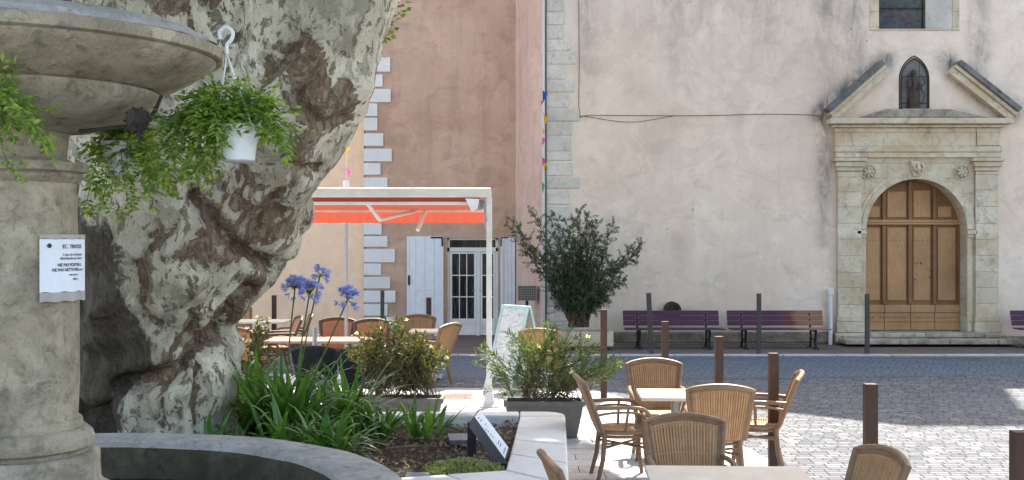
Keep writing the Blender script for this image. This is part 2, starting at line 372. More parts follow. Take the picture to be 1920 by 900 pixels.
# fine cobble lens across the far half of the plaza
pts = [(-14,18.1),(1.5,18.1),(4.5,18.2),(7.5,18.6),(9.7,19.6),(8.6,20.4),(7.2,21.3),(6.2,21.61),(-14,21.61)]
tag(MB().add([(a,b,.008) for a,b in pts], [tuple(range(len(pts)))]).build('cobble_band', M['cobble_fine']), kind='structure')
pts = [(-14,-10),(2.62,-10),(2.62,10.5),(2.35,12.6),(1.9,15.0),(1.1,16.9),(-14,17.6)]
tag(MB().add([(a,b,.012) for a,b in pts], [tuple(range(len(pts)))]).build('terrace', M['paving']), kind='structure')
sheet('awning_shadow_strip', -14, -.55, 15.75, 16.35, .016, M['pave_brown'])  # brown strip stands in for the awning's shadow band on the terrace
o = MB().box(-14, 30, 21.82, 27.5, -.1, .025).build('sidewalk', M['pave_brown']); tag(o, kind='structure')
mb = MB(); x = -14
while x < 30: mb.box(x+.004, x+.996, 21.62, 21.817, -.1, .035); x += 1.0
tag(mb.build('kerb', M['kerb'], bevel=.015), kind='structure')
# ------------------------------------------------------------------ church
YC = 24.0; ZB = .10
church = thing('church', 'tall pale plastered church front with stone door portal and grey corner quoins', 'church', (0,0,0))
def cx(px): return GX(px, YC)
def cz(py): return GZ(py, YC)
X0, XR, ZT = cx(1022), 16.0, 7.2
px0, px1 = cx(1612), cx(1825)      # hole behind portal
wx0, wx1, wz0 = cx(1648), cx(1785), cz(54)
def seg(p, a, b):
    ax, az = a; bx, bz = b; dx, dz = bx-ax, bz-az; t = max(0, min(1, ((p[0]-ax)*dx+(p[1]-az)*dz)/(dx*dx+dz*dz)))
    return math.hypot(p[0]-ax-t*dx, p[1]-az-t*dz)
xs = sorted(set([round(X0+i*(XR-X0)/190, 4) for i in range(191)]+[px0, px1, wx0, wx1])); zs = sorted(set([round(ZB-.2+i*(ZT-ZB+.2)/90, 4) for i in range(91)]+[wz0, 3.9]))
vid = {}; V = []; Fc = []; stain = []; light = []
def sta(x, z):
    px, py = 960+x*F/YC, 450-(z-CH)*F/YC; s = 0
    g = lambda c, w_: math.exp(-((px-c)/w_)**2)
    s += .95*g(1545, 16)*(1 if 200 < py < 470 else .25)*max(0, 1-max(0, py-330)/260)
    s += .8*g(1606, 22)*max(0, 1-max(0, py-60)/120) + .55*g(1560, 30)*max(0,1-py/260)
    s += .75*g(1838, 20)*max(0, 1-max(0, py-110)/110)
    s += .7*g(1100, 22)*max(0, 1-py/260) + .55*g(1280, 60)*max(0,1-py/210) + .5*g(1440,90)*max(0,1-py/190)+.25*g(1180,50)*max(0,1-py/150)
    d = min(seg((px,py),(1535,212),(1662,112)), seg((px,py),(1772,112),(1902,212)))
    s += 1.3*math.exp(-(d/17)**2)
    d = seg((px,py),(1780,135),(1880,222)); s += .6*math.exp(-(d/14)**2)
    d = seg((px,py),(1640,222),(1780,222)); s += .9*math.exp(-(d/9)**2)
    s += .7*math.exp(-((py-650)/16)**2) + .35*g(1835, 8)*(1 if py > 240 else 0) + .3*math.exp(-((py-625)/14)**2)*g(1350,260)
    s += .8*g(1560,14)*max(0,(py-520)/130)
    return min(1.3, s)
def vert(i, j):
    if (i,j) not in vid:
        vid[(i,j)] = len(V); V.append((xs[i], YC, zs[j])); stain.append(sta(xs[i], zs[j]))
        px, py = 960+xs[i]*F/YC, 450-(zs[j]-CH)*F/YC
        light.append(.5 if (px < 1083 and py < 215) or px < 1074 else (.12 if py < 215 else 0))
    return vid[(i,j)]
for i in range(len(xs)-1):
    for j in range(len(zs)-1):
        mx_, mz = (xs[i]+xs[i+1])/2, (zs[j]+zs[j+1])/2
        if px0 < mx_ < px1 and mz < 3.9: continue
        if wx0 < mx_ < wx1 and mz > wz0: continue
        Fc.append((vert(i,j), vert(i+1,j), vert(i+1,j+1), vert(i,j+1)))
mb = MB(); mb.v = V; mb.f = Fc
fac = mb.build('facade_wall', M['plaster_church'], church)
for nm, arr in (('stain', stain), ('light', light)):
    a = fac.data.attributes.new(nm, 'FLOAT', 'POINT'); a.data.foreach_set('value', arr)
# upper wall with window gap, gable and bell opening; thickness .5
up = MB(); y0, y1 = YC, YC+.5
up.prism([(X0,ZT),(wx0,ZT),(wx0,8.3),(X0,8.3)], y0, y1, 'y'); up.prism([(wx1,ZT),(XR,ZT),(XR,8.3),(wx1,8.3)], y0, y1, 'y')
up.prism([(X0,8.3),(9.35,8.3),(9.35,16.3),(7.9,16.3),(6.15,14.4),(3.75,11.6),(X0,11.3)], y0, y1, 'y')
up.prism([(9.35,8.3),(10.75,8.3),(10.75,11.0),(9.35,11.0)], y0, y1, 'y')
up.prism([(10.75,8.3),(XR,8.3),(XR,11.2),(13.4,11.4),(10.75,14.2)], y0, y1, 'y')
up.prism([(9.35,14.6)]+[(10.05-.7*math.cos(a), 14.6+.6*math.sin(a)) for a in [k*math.pi/10 for k in range(1,10)]]+[(10.75,14.6),(10.75,15.6),(9.6,16.4),(9.35,16.4)][::1], y0, y1, 'y')
up.build('gable_wall', M['plaster_church'], church)
bk = MB(); bk.box(X0+.02, XR, YC+.55, YC+.95, ZB-.2, 8); bk.box(X0+.1, XR, 26.3, 40, 0, 9.5); bk.build('nave_wall', M['plaster_church'], church)
# quoins of the church corner
q = MB(); ql = [(-60,-28,1062),(-28,0,1057),(0,24,1057),(24,48,1058),(48,75,1055),(75,97,1070),(97,122,1080),(122,150,1061),(150,174,1077),(174,203,1066),(203,229,1088),(229,255,1073),(255,285,1071),(285,303,1073),(303,331,1074),(331,355,1087),(355,385,1067),(385,415,1071),(415,440,1064),(440,468,1082),(468,495,1066),(495,520,1076),(520,548,1064),(548,576,1083),(576,604,1066),(604,645,1078)]
for a, b, r in ql: q.box(cx(1023), cx(r), YC-.022, YC+.1, cz(b)+.012+.01*rnd.random(), cz(a)-.006)
q.build('quoin_blocks', M['quoin_grey'], church, bevel=.02)
pl = MB(); pl.box(cx(1150), cx(1562), YC-.09, YC+.05, .05, cz(622)); pl.build('plinth', M['damp'], church, bevel=.03)
pl = MB(); pl.box(cx(1880), XR, YC-.05, YC+.05, .05, cz(630)); pl.build('plinth', M['damp'], church, bevel=.03)
# splayed return wall
rose = MB(); A = Vector((X0, YC, 0)); B = Vector((GX(967,26), 26, 0)); N_ = 1
rose.add([(A.x,A.y,-.1),(B.x,B.y,-.1),(B.x,B.y,12),(A.x,A.y,12)], [(0,3,2,1)]); rose.build('side_wall', M['plaster_rose'], church)
rose = MB(); rose.box(cx(1017), cx(1022), YC-.03, YC+.2, .1, 11); rose.build('corner_fillet', M['quoin_white'], church)
# --- portal
portal = MB(); dcx = (cx(1622)+cx(1810))/2; dr = (cx(1810)-cx(1622))/2; zsp = cz(430); zb = cz(622); top = cz(296)
ys = YC-.06; yd = YC+.32
L_, R_ = cx(1612)-.02, cx(1825)+.02
N_ = 28; ang = [math.pi-math.pi*k/N_ for k in range(N_+1)]
arcp = [(dcx+dr*math.cos(a), zsp+dr*math.sin(a)) for a in ang]
def border(a):
    c_, s_ = math.cos(a), math.sin(a); hw = (R_-L_)/2; hh = top-zsp
    t = min(hw/abs(c_) if abs(c_) > 1e-6 else 1e9, hh/abs(s_) if abs(s_) > 1e-6 else 1e9); return (dcx+t*c_, zsp+t*s_)
bor = [border(a) for a in ang]
for k in range(N_):
    a, b, c_, d = arcp[k], arcp[k+1], bor[k+1], bor[k]
    portal.add([(a[0],ys,a[1]),(b[0],ys,b[1]),(c_[0],ys,c_[1]),(d[0],ys,d[1])], [(0,1,2,3)])
    portal.add([(a[0],ys,a[1]),(b[0],ys,b[1]),(b[0],yd+.1,b[1]),(a[0],yd+.1,a[1])], [(0,3,2,1)])
for c_ in (L_, R_):   # fill the two upper corners
    ks = [k for k in range(N_) if (bor[k][1] < top-1e-4) != (bor[k+1][1] < top-1e-4)]
for k in ks:
    xx = L_ if bor[k][0] < dcx else R_; portal.add([(bor[k][0],ys,bor[k][1]),(bor[k+1][0],ys,bor[k+1][1]),(xx,ys,top)], [(0,1,2)])
portal.box(L_, dcx-dr, ys, yd+.1, zb, zsp); portal.box(dcx+dr, R_, ys, yd+.1, zb, zsp)
ps = portal.build('portal_surround', M['lime'], church)
ar = MB()      # archivolt moulding
for r0, r1, y_ in ((dr+.002, dr+.10, ys-.05), (dr+.10, dr+.17, ys-.025)):
    pi = arc((dcx,zsp), r1, math.pi, 0, 32); po = arc((dcx,zsp), r0, math.pi, 0, 32)
    for k in range(32):
        a,b,c_,d = po[k],po[k+1],pi[k+1],pi[k]
        ar.add([(a[0],y_,a[1]),(b[0],y_,b[1]),(c_[0],y_,c_[1]),(d[0],y_,d[1])],[(0,1,2,3)])
        ar.add([(c_[0],y_,c_[1]),(d[0],y_,d[1]),(d[0],ys+.01,d[1]),(c_[0],ys+.01,c_[1])],[(0,1,2,3)])
        ar.add([(a[0],y_,a[1]),(b[0],y_,b[1]),(b[0],ys+.01,b[1]),(a[0],ys+.01,a[1])],[(0,3,2,1)])
ar.build('arch_moulding', M['lime_plain'], ps)
for sx in (-1, 1):
    e = dcx+sx*dr; im = MB()
    im.box(min(e-.003*sx, e+.2*sx), max(e-.003*sx, e+.2*sx), ys-.07, ys+.25, zsp-.10, zsp-.02); im.box(min(e+.003*sx, e+.15*sx), max(e+.003*sx, e+.15*sx), ys-.045, ys+.25, zsp-.17, zsp-.102)
    im.box(min(e+.006*sx, e+.11*sx), max(e+.006*sx, e+.11*sx), ys-.03, ys+.2, zb, zsp-.172)
    im.build('impost', M['lime_plain'], ps, bevel=.012)
for a, b in ((1568, 1612), (1825, 1868)):
    xa, xb = cx(a), cx(b); p = MB(); z_ = cz(600)
    k = 0
    while z_ < cz(324)-.02:
        z2 = min(z_+.30+.06*rnd.random(), cz(322)); p.box(xa, xb, YC-.13, YC+.05, z_+.003, z2); z_ = z2
    p.box(xa-.04, xb+.05, YC-.19, YC+.05, cz(622), cz(602)); p.box(xa-.02, xb+.02, YC-.16, YC+.05, cz(601.5), cz(592))
    p.box(xa-.07, xb+.09, YC-.25, YC+.05, .08, cz(623))
    p.build('pilaster', M['lime_plain'], ps, bevel=.008)
    cp = MB(); cp.box(xa-.02, xb+.02, YC-.15, YC+.02, cz(321), cz(314)); cp.box(xa-.05, xb+.05, YC-.19, YC+.02, cz(313.5), cz(304)); cp.box(xa-.09, xb+.09, YC-.23, YC+.02, cz(303.5), cz(297))
    cp.build('capital', M['lime_plain'], ps, bevel=.012)
en = MB(); xa, xb = cx(1563), cx(1872)
en.box(xa, xb, YC-.13, YC+.05, cz(296), cz(286)); en.box(xa-.02, xb+.02, YC-.155, YC+.05, cz(285.7), cz(275)); en.build('architrave', M['lime_plain'], ps, bevel=.01)
fr = MB(); fr.box(xa, xb, YC-.12, YC+.05, cz(274.7), cz(241)); fr.box(cx(1826), cx(1869), YC-.15, YC+.05, cz(274), cz(241.5)); fr.build('frieze', M['lime'], ps, bevel=.01)
co = MB(); co.box(xa-.06, xb+.06, YC-.2, YC+.05, cz(240.5), cz(235)); co.box(cx(1549), cx(1889), YC-.34, YC+.05, cz(234.6), cz(224)); co.build('cornice', M['lime_plain'], ps, bevel=.018)
co = MB(); co.prism([(cx(1600),cz(223.6)),(cx(1850),cz(223.6)),(cx(1775),cz(207)),(cx(1655),cz(207))], YC-.26, YC+.03, 'y'); co.build('cornice_top', M['lime_moss'], ps, bevel=.03)
def rake(ax, ay, bx, by, flip):
    a = Vector((cx(ax), 0, cz(ay))); b = Vector((cx(bx), 0, cz(by))); d = (b-a).normalized(); nn = Vector((-d.z, 0, d.x))
    if nn.z < 0: nn = -nn
    for (t0, t1, pr, nm, mt) in ((-.10, .035, .20, 'raking_cornice', 'lime_plain'), (.038, .11, .27, 'raking_cornice', 'lime_plain'), (.113, .22, .34, 'raking_crust', 'soot_stone')):
        poly = [a+nn*t0, b+nn*t0, b+nn*t1, a+nn*t1]; poly = [(p.x, p.z) for p in poly]
        m_ = MB(); m_.prism(poly, YC-pr, YC+.03, 'y'); m_.build(nm, M[mt], ps, bevel=.012)
rake(1556, 221, 1657, 132, 0); rake(1779, 132, 1892, 221, 1)
for px in (1627, 1801):      # rosettes
    ro = MB(); c0 = (cx(px), ys, cz(323))
    for k in range(7):
        a = k*2*math.pi/7; ro.tube([(c0[0]+.035*math.cos(a), ys-.05, c0[2]+.035*math.sin(a)), (c0[0]+.085*math.cos(a), ys-.045, c0[2]+.085*math.sin(a)), (c0[0]+.12*math.cos(a), ys+.0, c0[2]+.12*math.sin(a))], [.02,.028,.012], 6)
    ro.tube([(c0[0], ys+.01, c0[2]), (c0[0], ys-.05, c0[2]), (c0[0], ys-.07, c0[2])], [.045,.04,.015], 10)
    tr = [(c0[0]+.15*math.cos(k*math.pi/10), ys-.012, c0[2]+.15*math.sin(k*math.pi/10)) for k in range(21)]; ro.tube(tr, .014, 6)
    ro.build('rosette', M['lime_plain'], ps, smooth=True)
ks = MB(); kx, kz = cx(1716), cz(316)      # carved keystone
ks.prism([(kx-.09,kz-.16),(kx+.09,kz-.16),(kx+.14,kz+.14),(kx-.14,kz+.14)], ys-.12, ys+.05, 'y')
for s_ in (-1, 1): ks.tube([(kx+s_*.06, ys-.12, kz+.09), (kx+s_*.11, ys-.15, kz+.02), (kx+s_*.06, ys-.16, kz-.05), (kx+s_*.02, ys-.14, kz)], [.03,.035,.03,.015], 8)
ks.tube([(kx, ys-.12, kz-.12), (kx, ys-.17, kz-.02), (kx, ys-.13, kz+.1)], [.03,.045,.03], 8)
ks.build('keystone', M['lime_plain'], ps, smooth=False, bevel=.008)
# steps
for nm, a, b, yf, z0, z1 in (('door_step', 1622, 1862, YC-.42, .19, .275), ('door_step', 1566, 1890, YC-.78, .08, .175)):
    m_ = MB(); x = cx(a); e = cx(b)
    while x < e-.05:
        x2 = min(e, x+.95+.3*rnd.random()); m_.box(x+.004, x2-.004, yf+.02*rnd.random(), YC+.3, z0, z1); x = x2
    m_.build(nm, M['lime_moss'], church, bevel=.018)
m_ = MB(); m_.box(cx(1572), cx(1880), YC-.36, YC, .17, .21); m_.build('step_core', M['lime_moss'], church)
# church door
door = MB(); door.prism([(dcx-dr+.005, zb)]+[(dcx+dr-.005, zb)]+[(dcx+(dr-.005)*math.cos(a), zsp+(dr-.005)*math.sin(a)) for a in [math.pi*k/28 for k in range(29)]], yd+.03, yd+.09, 'y')
do = door.build('church_door', M['door_wood'], church)
zr = cz(417)
def zarc(x): return zsp+math.sqrt(max(0, dr*dr-(x-dcx)**2))
st = MB(); W = 2*dr
for fx, w_ in ((0.0,.06),(.235,.05),(.5,.06),(.745,.05),(1.0,.06)):
    xm = dcx-dr+W*fx; a = max(dcx-dr+.006, xm-w_/2-.01); b = min(dcx+dr-.006, xm+w_/2+.01)
    st.box(a, b, yd-.035, yd+.03, cz(572), zr-.05)
    if 0 < fx < 1:
        zt = min(zarc(a), zarc(b))-.01; st.box(a, b, yd-.035, yd+.03, zr+.05, zt)
st.build('door_stile', M['door_wood'], do, bevel=.01)
rl = MB(); rl.box(dcx-dr+.006, dcx+dr-.006, yd-.07, yd+.03, zr-.045, zr+.0); rl.box(dcx-dr+.006, dcx+dr-.006, yd-.045, yd+.03, zr+.003, zr+.06)
rl.build('door_rail', M['door_wood_light'], do, bevel=.012)
lo = MB()
for k in range(4):
    a = dcx-dr+W*(0,.235,.5,.745)[k]+.004; b = dcx-dr+W*(.235,.5,.745,1)[k]-.004
    for z0, z1, yy in ((zb+.012, cz(606), -.05), (cz(605.5), cz(588), -.035), (cz(587.5), cz(573), -.055)): lo.box(a, b, yd+yy, yd+.03, z0, z1)
lo.build('door_kickboard', M['door_wood_light'], do, bevel=.008)
pn = MB()
for k in range(4):
    a = dcx-dr+W*(0,.235,.5,.745)[k]+.075; b = dcx-dr+W*(.235,.5,.745,1)[k]-.075
    pn.box(a, b, yd+.004, yd+.029, cz(565), zr-.10)
    if k in (1,2): pn.box(a, b, yd+.004, yd+.029, zr+.11, min(zarc(a), zarc(b))-.12)
    else: pn.box(a+(.08 if k==0 else 0), b-(.08 if k==3 else 0), yd+.004, yd+.029, zr+.11, min(zarc(a+.08), zarc(b-.08))-.06)
pn.build('door_panel', M['door_wood_light'], do, bevel=.014)
def stud1(x, y, z, r_): MB().tube([(x, y, z), (x, y-.012, z)], [r_, r_*.45], 6).build('door_stud', M['stud'], do)
def stud(x, z): stud1(x, yd-.055, z, .012)
for k in range(30):
    x = dcx-dr+.06+(W-.12)*k/29
    if abs(x-dcx) > .05 and rnd.random() < .85: stud(x, cz(597)+.01*rnd.uniform(-1,1))
for k in range(24):
    x = dcx-dr+.1+(W-.2)*k/23; stud1(x, yd+.004, cz(451), .009)
for k in range(12): x = dcx+.1+.35*rnd.random(); z = cz(rnd.uniform(490,530)); r_ = rnd.uniform(.008,.022); stud1(x, yd+.004, z, r_)
# window above portal
wn = MB(); ywn = YC+.28
wn.add([(wx0,ywn,wz0),(cx(1742),ywn,wz0),(cx(1742),ywn,8.35),(wx0,ywn,8.35)],[(0,1,2,3)])
wn.add([(wx1-.02,YC,wz0),(wx1-.02,YC,8.35),(cx(1742),ywn,8.35),(cx(1742),ywn,wz0)],[(0,1,2,3)])
wo = wn.build('window', M['leadglass'], church)
m_ = MB(); m_.add([(wx1-.004,YC-.02,wz0),(wx1-.004,YC-.02,8.35),(cx(1742),ywn-.02,8.35),(cx(1742),ywn-.02,wz0)],[(0,1,2,3)]); m_.add([(wx0,YC,wz0+.002),(wx1,YC,wz0+.002),(wx1,ywn,wz0+.002),(wx0,ywn,wz0+.002)],[(0,1,2,3)])
m_.build('window_reveal', M['quoin_grey'], wo)
m_ = MB()
for k in range(4): z_ = wz0+.02+k*.44; m_.box(wx0+.01, cx(1742), ywn-.05, ywn-.03, z_, z_+.02)
m_.box(cx(1738), cx(1742), ywn-.05, ywn-.01, wz0, 8.3); m_.box(wx0, wx0+.04, ywn-.05, ywn-.01, wz0, 8.3); m_.build('window_bar', M['dark_iron'], wo)
m_ = MB(); z_ = wz0
m_.box(cx(1630), cx(1648), YC-.012, YC+.05, wz0-.02, 8.3); m_.box(cx(1785), cx(1786)+.14, YC-.012, YC+.05, wz0-.02, 8.3); m_.box(cx(1630), cx(1800), YC-.014, YC+.05, wz0-.04, wz0-.003)
m_.build('window_frame', M['lime'], wo, bevel=.01)
# niche
nx, nz = cx(1714), cz(205); hw = .27; nh = .62
def ogive(hw, z0, zs_, zt, n=8):
    h = zt-zs_; c = (h*h-hw*hw)/(2*hw); r = hw+c; tm = math.acos(c/r); rt = [(-c+r*math.cos(tm*k/n), zs_+r*math.sin(tm*k/n)) for k in range(n+1)]
    return [(-hw, z0), (hw, z0)]+rt+[(-a, b) for a, b in rt[-2::-1]]
og = ogive(hw, 0, .62, 1.04)
ni = MB(); ni.add([(nx+a, YC-.004, nz+b) for a, b in og], [tuple(range(len(og)))]); nio = ni.build('niche', M['niche'], church)
fr = MB(); fr.tube([(nx+a, YC-.02, nz+b) for a, b in og+[og[0]]], .014, 6); og2 = ogive(hw+.03, -.02, .62, 1.09); fr.tube([(nx+a, YC-.002, nz+b) for a, b in og2[1:]+[og2[0]]], .014, 6)
fr.build('niche_frame', M['dark_iron'], nio)
gr = MB()
for s_ in (-1,):
    pts = [(nx+.14, YC-.06, nz+.1), (nx+.2, YC-.06, nz+.3), (nx+.12, YC-.06, nz+.42), (nx+.2, YC-.06, nz+.55), (nx+.12, YC-.06, nz+.7)]
    gr.tube(crom(pts), .009, 5)
gr.tube([(nx-hw, YC-.06, nz+.12), (nx+hw, YC-.06, nz+.12)], .009, 5); gr.tube([(nx-hw, YC-.06, nz+.66), (nx+hw, YC-.06, nz+.66)], .007, 5); gr.tube([(nx+.09, YC-.06, nz), (nx+.09, YC-.06, nz+.95)], .006, 5)
gr.build('niche_grille', M['dark_iron'], nio)
sh = MB(); sh.box(nx-.3, nx+.3, YC-.22, YC, nz-.14, nz-.005); sh.build('niche_shelf', M['lime_moss'], nio, bevel=.02)
stt = thing('statue', 'small dark bronze robed figure holding a child inside the pointed niche over the church door', 'statue', (nx-.04, YC-.09, nz))
s = MB(); s.lathe([(.001,0),(.14,0),(.14,.04),(.11,.05),(.12,.12),(.10,.3),(.085,.42),(.105,.54),(.09,.60),(.04,.64),(.035,.66),(.055,.70),(.058,.74),(.04,.79),(.001,.81)], (0,0,0), 16, fn=lambda a, r, z: r*(1+.12*math.sin(a*5+z*9)*(z < .55))*(1 if abs(math.sin(a)) < .5 else .8))
s.tube([(.09,-.02,.55),(.13,-.06,.42),(.05,-.09,.40)], [.035,.03,.022], 8); s.tube([(-.09,-.02,.55),(-.12,-.06,.44),(-.12,-.1,.5)], [.035,.03,.022], 8)
s.tube([(-.12,-.08,.42),(-.12,-.08,.55),(-.12,-.08,.62)], [.04,.05,.03], 8); s.lathe([(.001,-.04),(.035,-.02),(.038,.01),(.02,.035),(.001,.04)], (-.12,-.08,.67), 8)
s.build('robed_figure', M['statue'], stt, smooth=True)
# wall fittings
o = MB().tube(crom([P(1085,-20,YC-.02),P(1086,120,YC-.02),P(1087,214,YC-.02),P(1110,216,YC-.02),P(1300,217,YC-.02),P(1440,214,YC-.02),P(1533,216,YC-.02)], 4), .006, 5).build('wall_cable', M['dark_iron'])
tag(o, 'thin dark cable running down and then level across the church wall', 'cable')
o = MB().tube(crom([P(1090,217,YC-.02),P(1180,229,YC-.02),P(1265,217,YC-.02)], 8), .005, 5).build('sagging_cable', M['dark_iron'])
tag(o, 'short loose wire sagging below the level cable near the grey quoins', 'cable')
o = MB().tube([(cx(1023.5), YC-.05, .1),(cx(1023.5), YC-.05, 11)], .014, 6).build('lightning_rod_cable', M['dark_iron'])
tag(o, 'thin dark straight conductor running down the edge of the grey church quoins', 'cable')
pp = thing('drain_pipe', 'short white plastic drain pipe on church wall between second bench and portal', 'pipe', (GX(1557,YC-.15), YC-.15, .02))
h_ = cz(545)-.1; m_ = MB(); m_.tube([(0,0,0),(0,0,h_*.5),(-.01,0,h_)], .042, 12); m_.build('pipe', M['pvc'], pp, smooth=True)
m_ = MB(); m_.box(-.06,.06,-.05,.05,h_-.01,h_+.13); m_.build('pipe_hood', M['pvc'], pp, bevel=.02)
vt = thing('wall_vent', 'round dark clay pipe mouth sticking out of wall above the left purple bench', 'vent', (GX(1260,YC-.1), YC, cz(580)))
m_ = MB(); m_.lathe([(.11,.0),(.155,.0),(.165,.02),(.165,.28),(.11,.28),(.11,.05),(.001,.05)], (0,0,0), 24)
o = m_.build('pipe_mouth', M['hole'], vt, smooth=True); o.rotation_euler = (R(90), 0, 0); o.location = (0, 0, 0)
o2 = MB().lathe([(.001,.2),(.13,.2)], (0,0,0), 24).build('vent_grille', M['black_plastic'], vt); o2.rotation_euler = (R(90),0,0)
# ------------------------------------------------------------------ pink house
YP = 26.0
def hx(px): return GX(px, YP)
def hz(py): return GZ(py, YP)
house = thing('pink_house', 'rough pink rendered house with white quoins and white shuttered glass door', 'house', (0,0,0))
ox0, ox1, oz1 = hx(838), hx(934), hz(446); mb = MB(); xl, xr = hx(685), hx(967)+.02
for a, b, c_, d in ((xl, ox0, -.1, 11.3), (ox1, xr, -.1, 11.3), (ox0, ox1, oz1, 11.3)): mb.box(a, b, YP, YP+.4, c_, d)
mb.build('front_wall', M['plaster_pink'], house)
mb = MB().box(xl, xr+3, YP+.42, YP+6, 0, 9.5).build('back_wall', M['plaster_pink'], house)
q = MB()
for a, b, r in [(-60,-35,720),(-30,-5,735),(0,25,718),(28,52,733),(55,80,720),(83,105,714),(108,135,732),(140,163,718),(167,192,733),(194,218,708),(221,245,708),(250,274,719),(279,303,735),(306,328,714),(333,355,727),(360,386,735),(390,414,716),(418,440,716),(443,463,727),(467,492,741),(494,516,715),(519,541,732),(545,567,742),(570,592,727),(595,617,740),(620,640,720)]:
    q.box(xl-.03, hx(r), YP-.045, YP+.3, hz(b), hz(a))
q.build('quoin_blocks', M['quoin_white'], house, bevel=.008)
yd2 = YP+.10
fd = MB()
def pbox(m_, a, b, t, u, y0, y1): m_.box(hx(a), hx(b), y0, y1, hz(u), hz(t))
for a, b, t, u in ((838,843,446,630),(929,934,446,630),(838,934,446,450),(838,934,464,472),(893,900,472,630)): pbox(fd, a, b, t, u, yd2-.02, yd2+.05)
fdo = fd.build('door_frame', M['white_frame'], house, bevel=.006)
for a, b in ((843.3, 892.7), (900.3, 928.7)):
    lf = MB(); n_ = 3 if b-a > 40 else 2; g0, g1 = a+4, b-4
    for c_ in ((a, g0, 472.5, 629), (g1, b, 472.5, 629), (g0, g1, 472.5, 476), (g0, g1, 598, 606), (g0, g1, 624, 629)): pbox(lf, *c_, yd2-.01, yd2+.03)
    pbox(lf, g0, g1, 606, 624, yd2+.008, yd2+.03)
    for k in range(1, n_): x_ = g0+(g1-g0)*k/n_; pbox(lf, x_-.8, x_+.8, 476, 598, yd2-.004, yd2+.02)
    for yv in (516.5, 557): pbox(lf, g0, g1, yv-.9, yv+.9, yd2-.0045, yd2+.0195)
    l_ = lf.build('glazed_door', M['white_frame'], house, bevel=.003)
    m_ = MB(); pbox(m_, g0-1, g1+1, 475, 599, yd2+.021, yd2+.026); m_.build('pane', M['glass'], l_)
    m_ = MB(); hxp = b-2.2 if b < 895 else a+2.2; m_.tube([(hx(hxp), yd2-.01, hz(545)), (hx(hxp), yd2-.05, hz(545)), (hx(hxp)-.05, yd2-.05, hz(545))], .008, 6); m_.build('handle', M['alu'], l_)
m_ = MB(); pbox(m_, 843, 929, 450, 464, yd2, yd2+.01); m_.build('transom_pane', M['glass'], house)
m_ = MB(); pbox(m_, 834, 938, 630, 636, YP-.1, YP+.2); m_.build('door_sill', M['lime_plain'], house, bevel=.01)
for a, b in ((763, 832), (938, 966)):
    m_ = MB(); w_ = (b-a)
    for k in range(4):
        p0 = a+w_*k/4+.15; p1 = a+w_*(k+1)/4-.15; pbox(m_, p0, p1, 443, 632, YP-.055, YP-.02)
    s_ = m_.build('shutter', M['white_paint'], house, bevel=.003)
    m_ = MB(); pbox(m_, a, b, 540, 542.5, YP-.064, YP-.056); pbox(m_, a+.5, a+6 if b > 900 else a+4.5, 443, 632, YP-.07, YP-.057); m_.build('batten', M['white_paint'], s_)
    hl = ((808,831,444,447,.07),(828,831,447.2,462,.07),(765.5,769,516,534,.085),(822,832,631,633.5,.07)) if a < 800 else ((938.5,952,444,446.5,.07),(938.5,941,446.7,462,.07),(938,940.5,600,615,.085))
    for q in hl: m_ = MB(); pbox(m_, *q[:4], YP-q[4], YP-.057); m_.build('hinge', M['iron'], s_)
# peach house
ph = thing('peach_house', 'smooth peach coloured house wall left of the white quoins', 'house', (0,0,0))
o = MB().prism([(xl-.035, YP+.06),(xl-.035, YP+.5),(-14, YP+.3),(-14, YP-.3)][::-1], -.1, 8.2).build('peach_wall', M['plaster_peach'], ph)
# ------------------------------------------------------------------ benches
def bench(px, label, mat, rz=0, grp='purple slatted benches along the church wall'):
    Y = YC-.95; b = thing('park_bench', label, 'bench', (GX(px, Y), Y, .02), rz, grp); Wd = .96; b.scale = (1, 1, .885)
    for k in range(3):
        z = .49+.112*k; y = .20+.035*k; m_ = MB(); m_.box(-Wd, Wd-.02, y, y+.028, z, z+.110); m_.build('back_slat', mat, b, bevel=.006)
    for k in range(3):
        m_ = MB(); m_.box(-Wd, Wd+.03, -.24+.14*k, -.115+.14*k, .425, .452); m_.build('seat_slat', mat, b, bevel=.006)
    for s_ in (-1, 1):
        x = s_*.68; m_ = MB()
        m_.tube(crom([(x,-.26,.02),(x,-.20,.15),(x,-.22,.30),(x,-.25,.41)], 4), [.03]*3+[.024]*10, 8); m_.tube(crom([(x,.22,.02),(x,.15,.18),(x,.17,.36),(x,.215,.50),(x,.30,.80)], 4), .022, 8)
        m_.box(x-.022, x+.022, -.25, .19, .385, .423); m_.box(x-.05, x+.05, -.31, -.2, 0, .03); m_.box(x-.05, x+.05, .17, .28, 0, .03); m_.tube([(x,-.2,.15),(x,0,.22),(x,.15,.18)], .014, 6)
        m_.build('leg', M['iron'], b, smooth=False)
        m_ = MB()
        for k in range(3):
            for q in (-.03,.03): m_.tube([(x+q, .20+.035*k, .546+.105*k+q*.5), (x+q, .192+.035*k, .546+.105*k+q*.5)], [.009,.006], 6)
        m_.build('bolt', M['alu'], b)
    return b
bench(1262, 'dark purple slatted bench under the round wall vent, the cleanest painted one', M['purple'])
bench(1459, 'purple bench with paint worn to brown on its right half, beside the white pipe', M['purple_worn'])
bench(1997, 'purple brown bench at the right edge, right of the church door', M['purple_worn'])
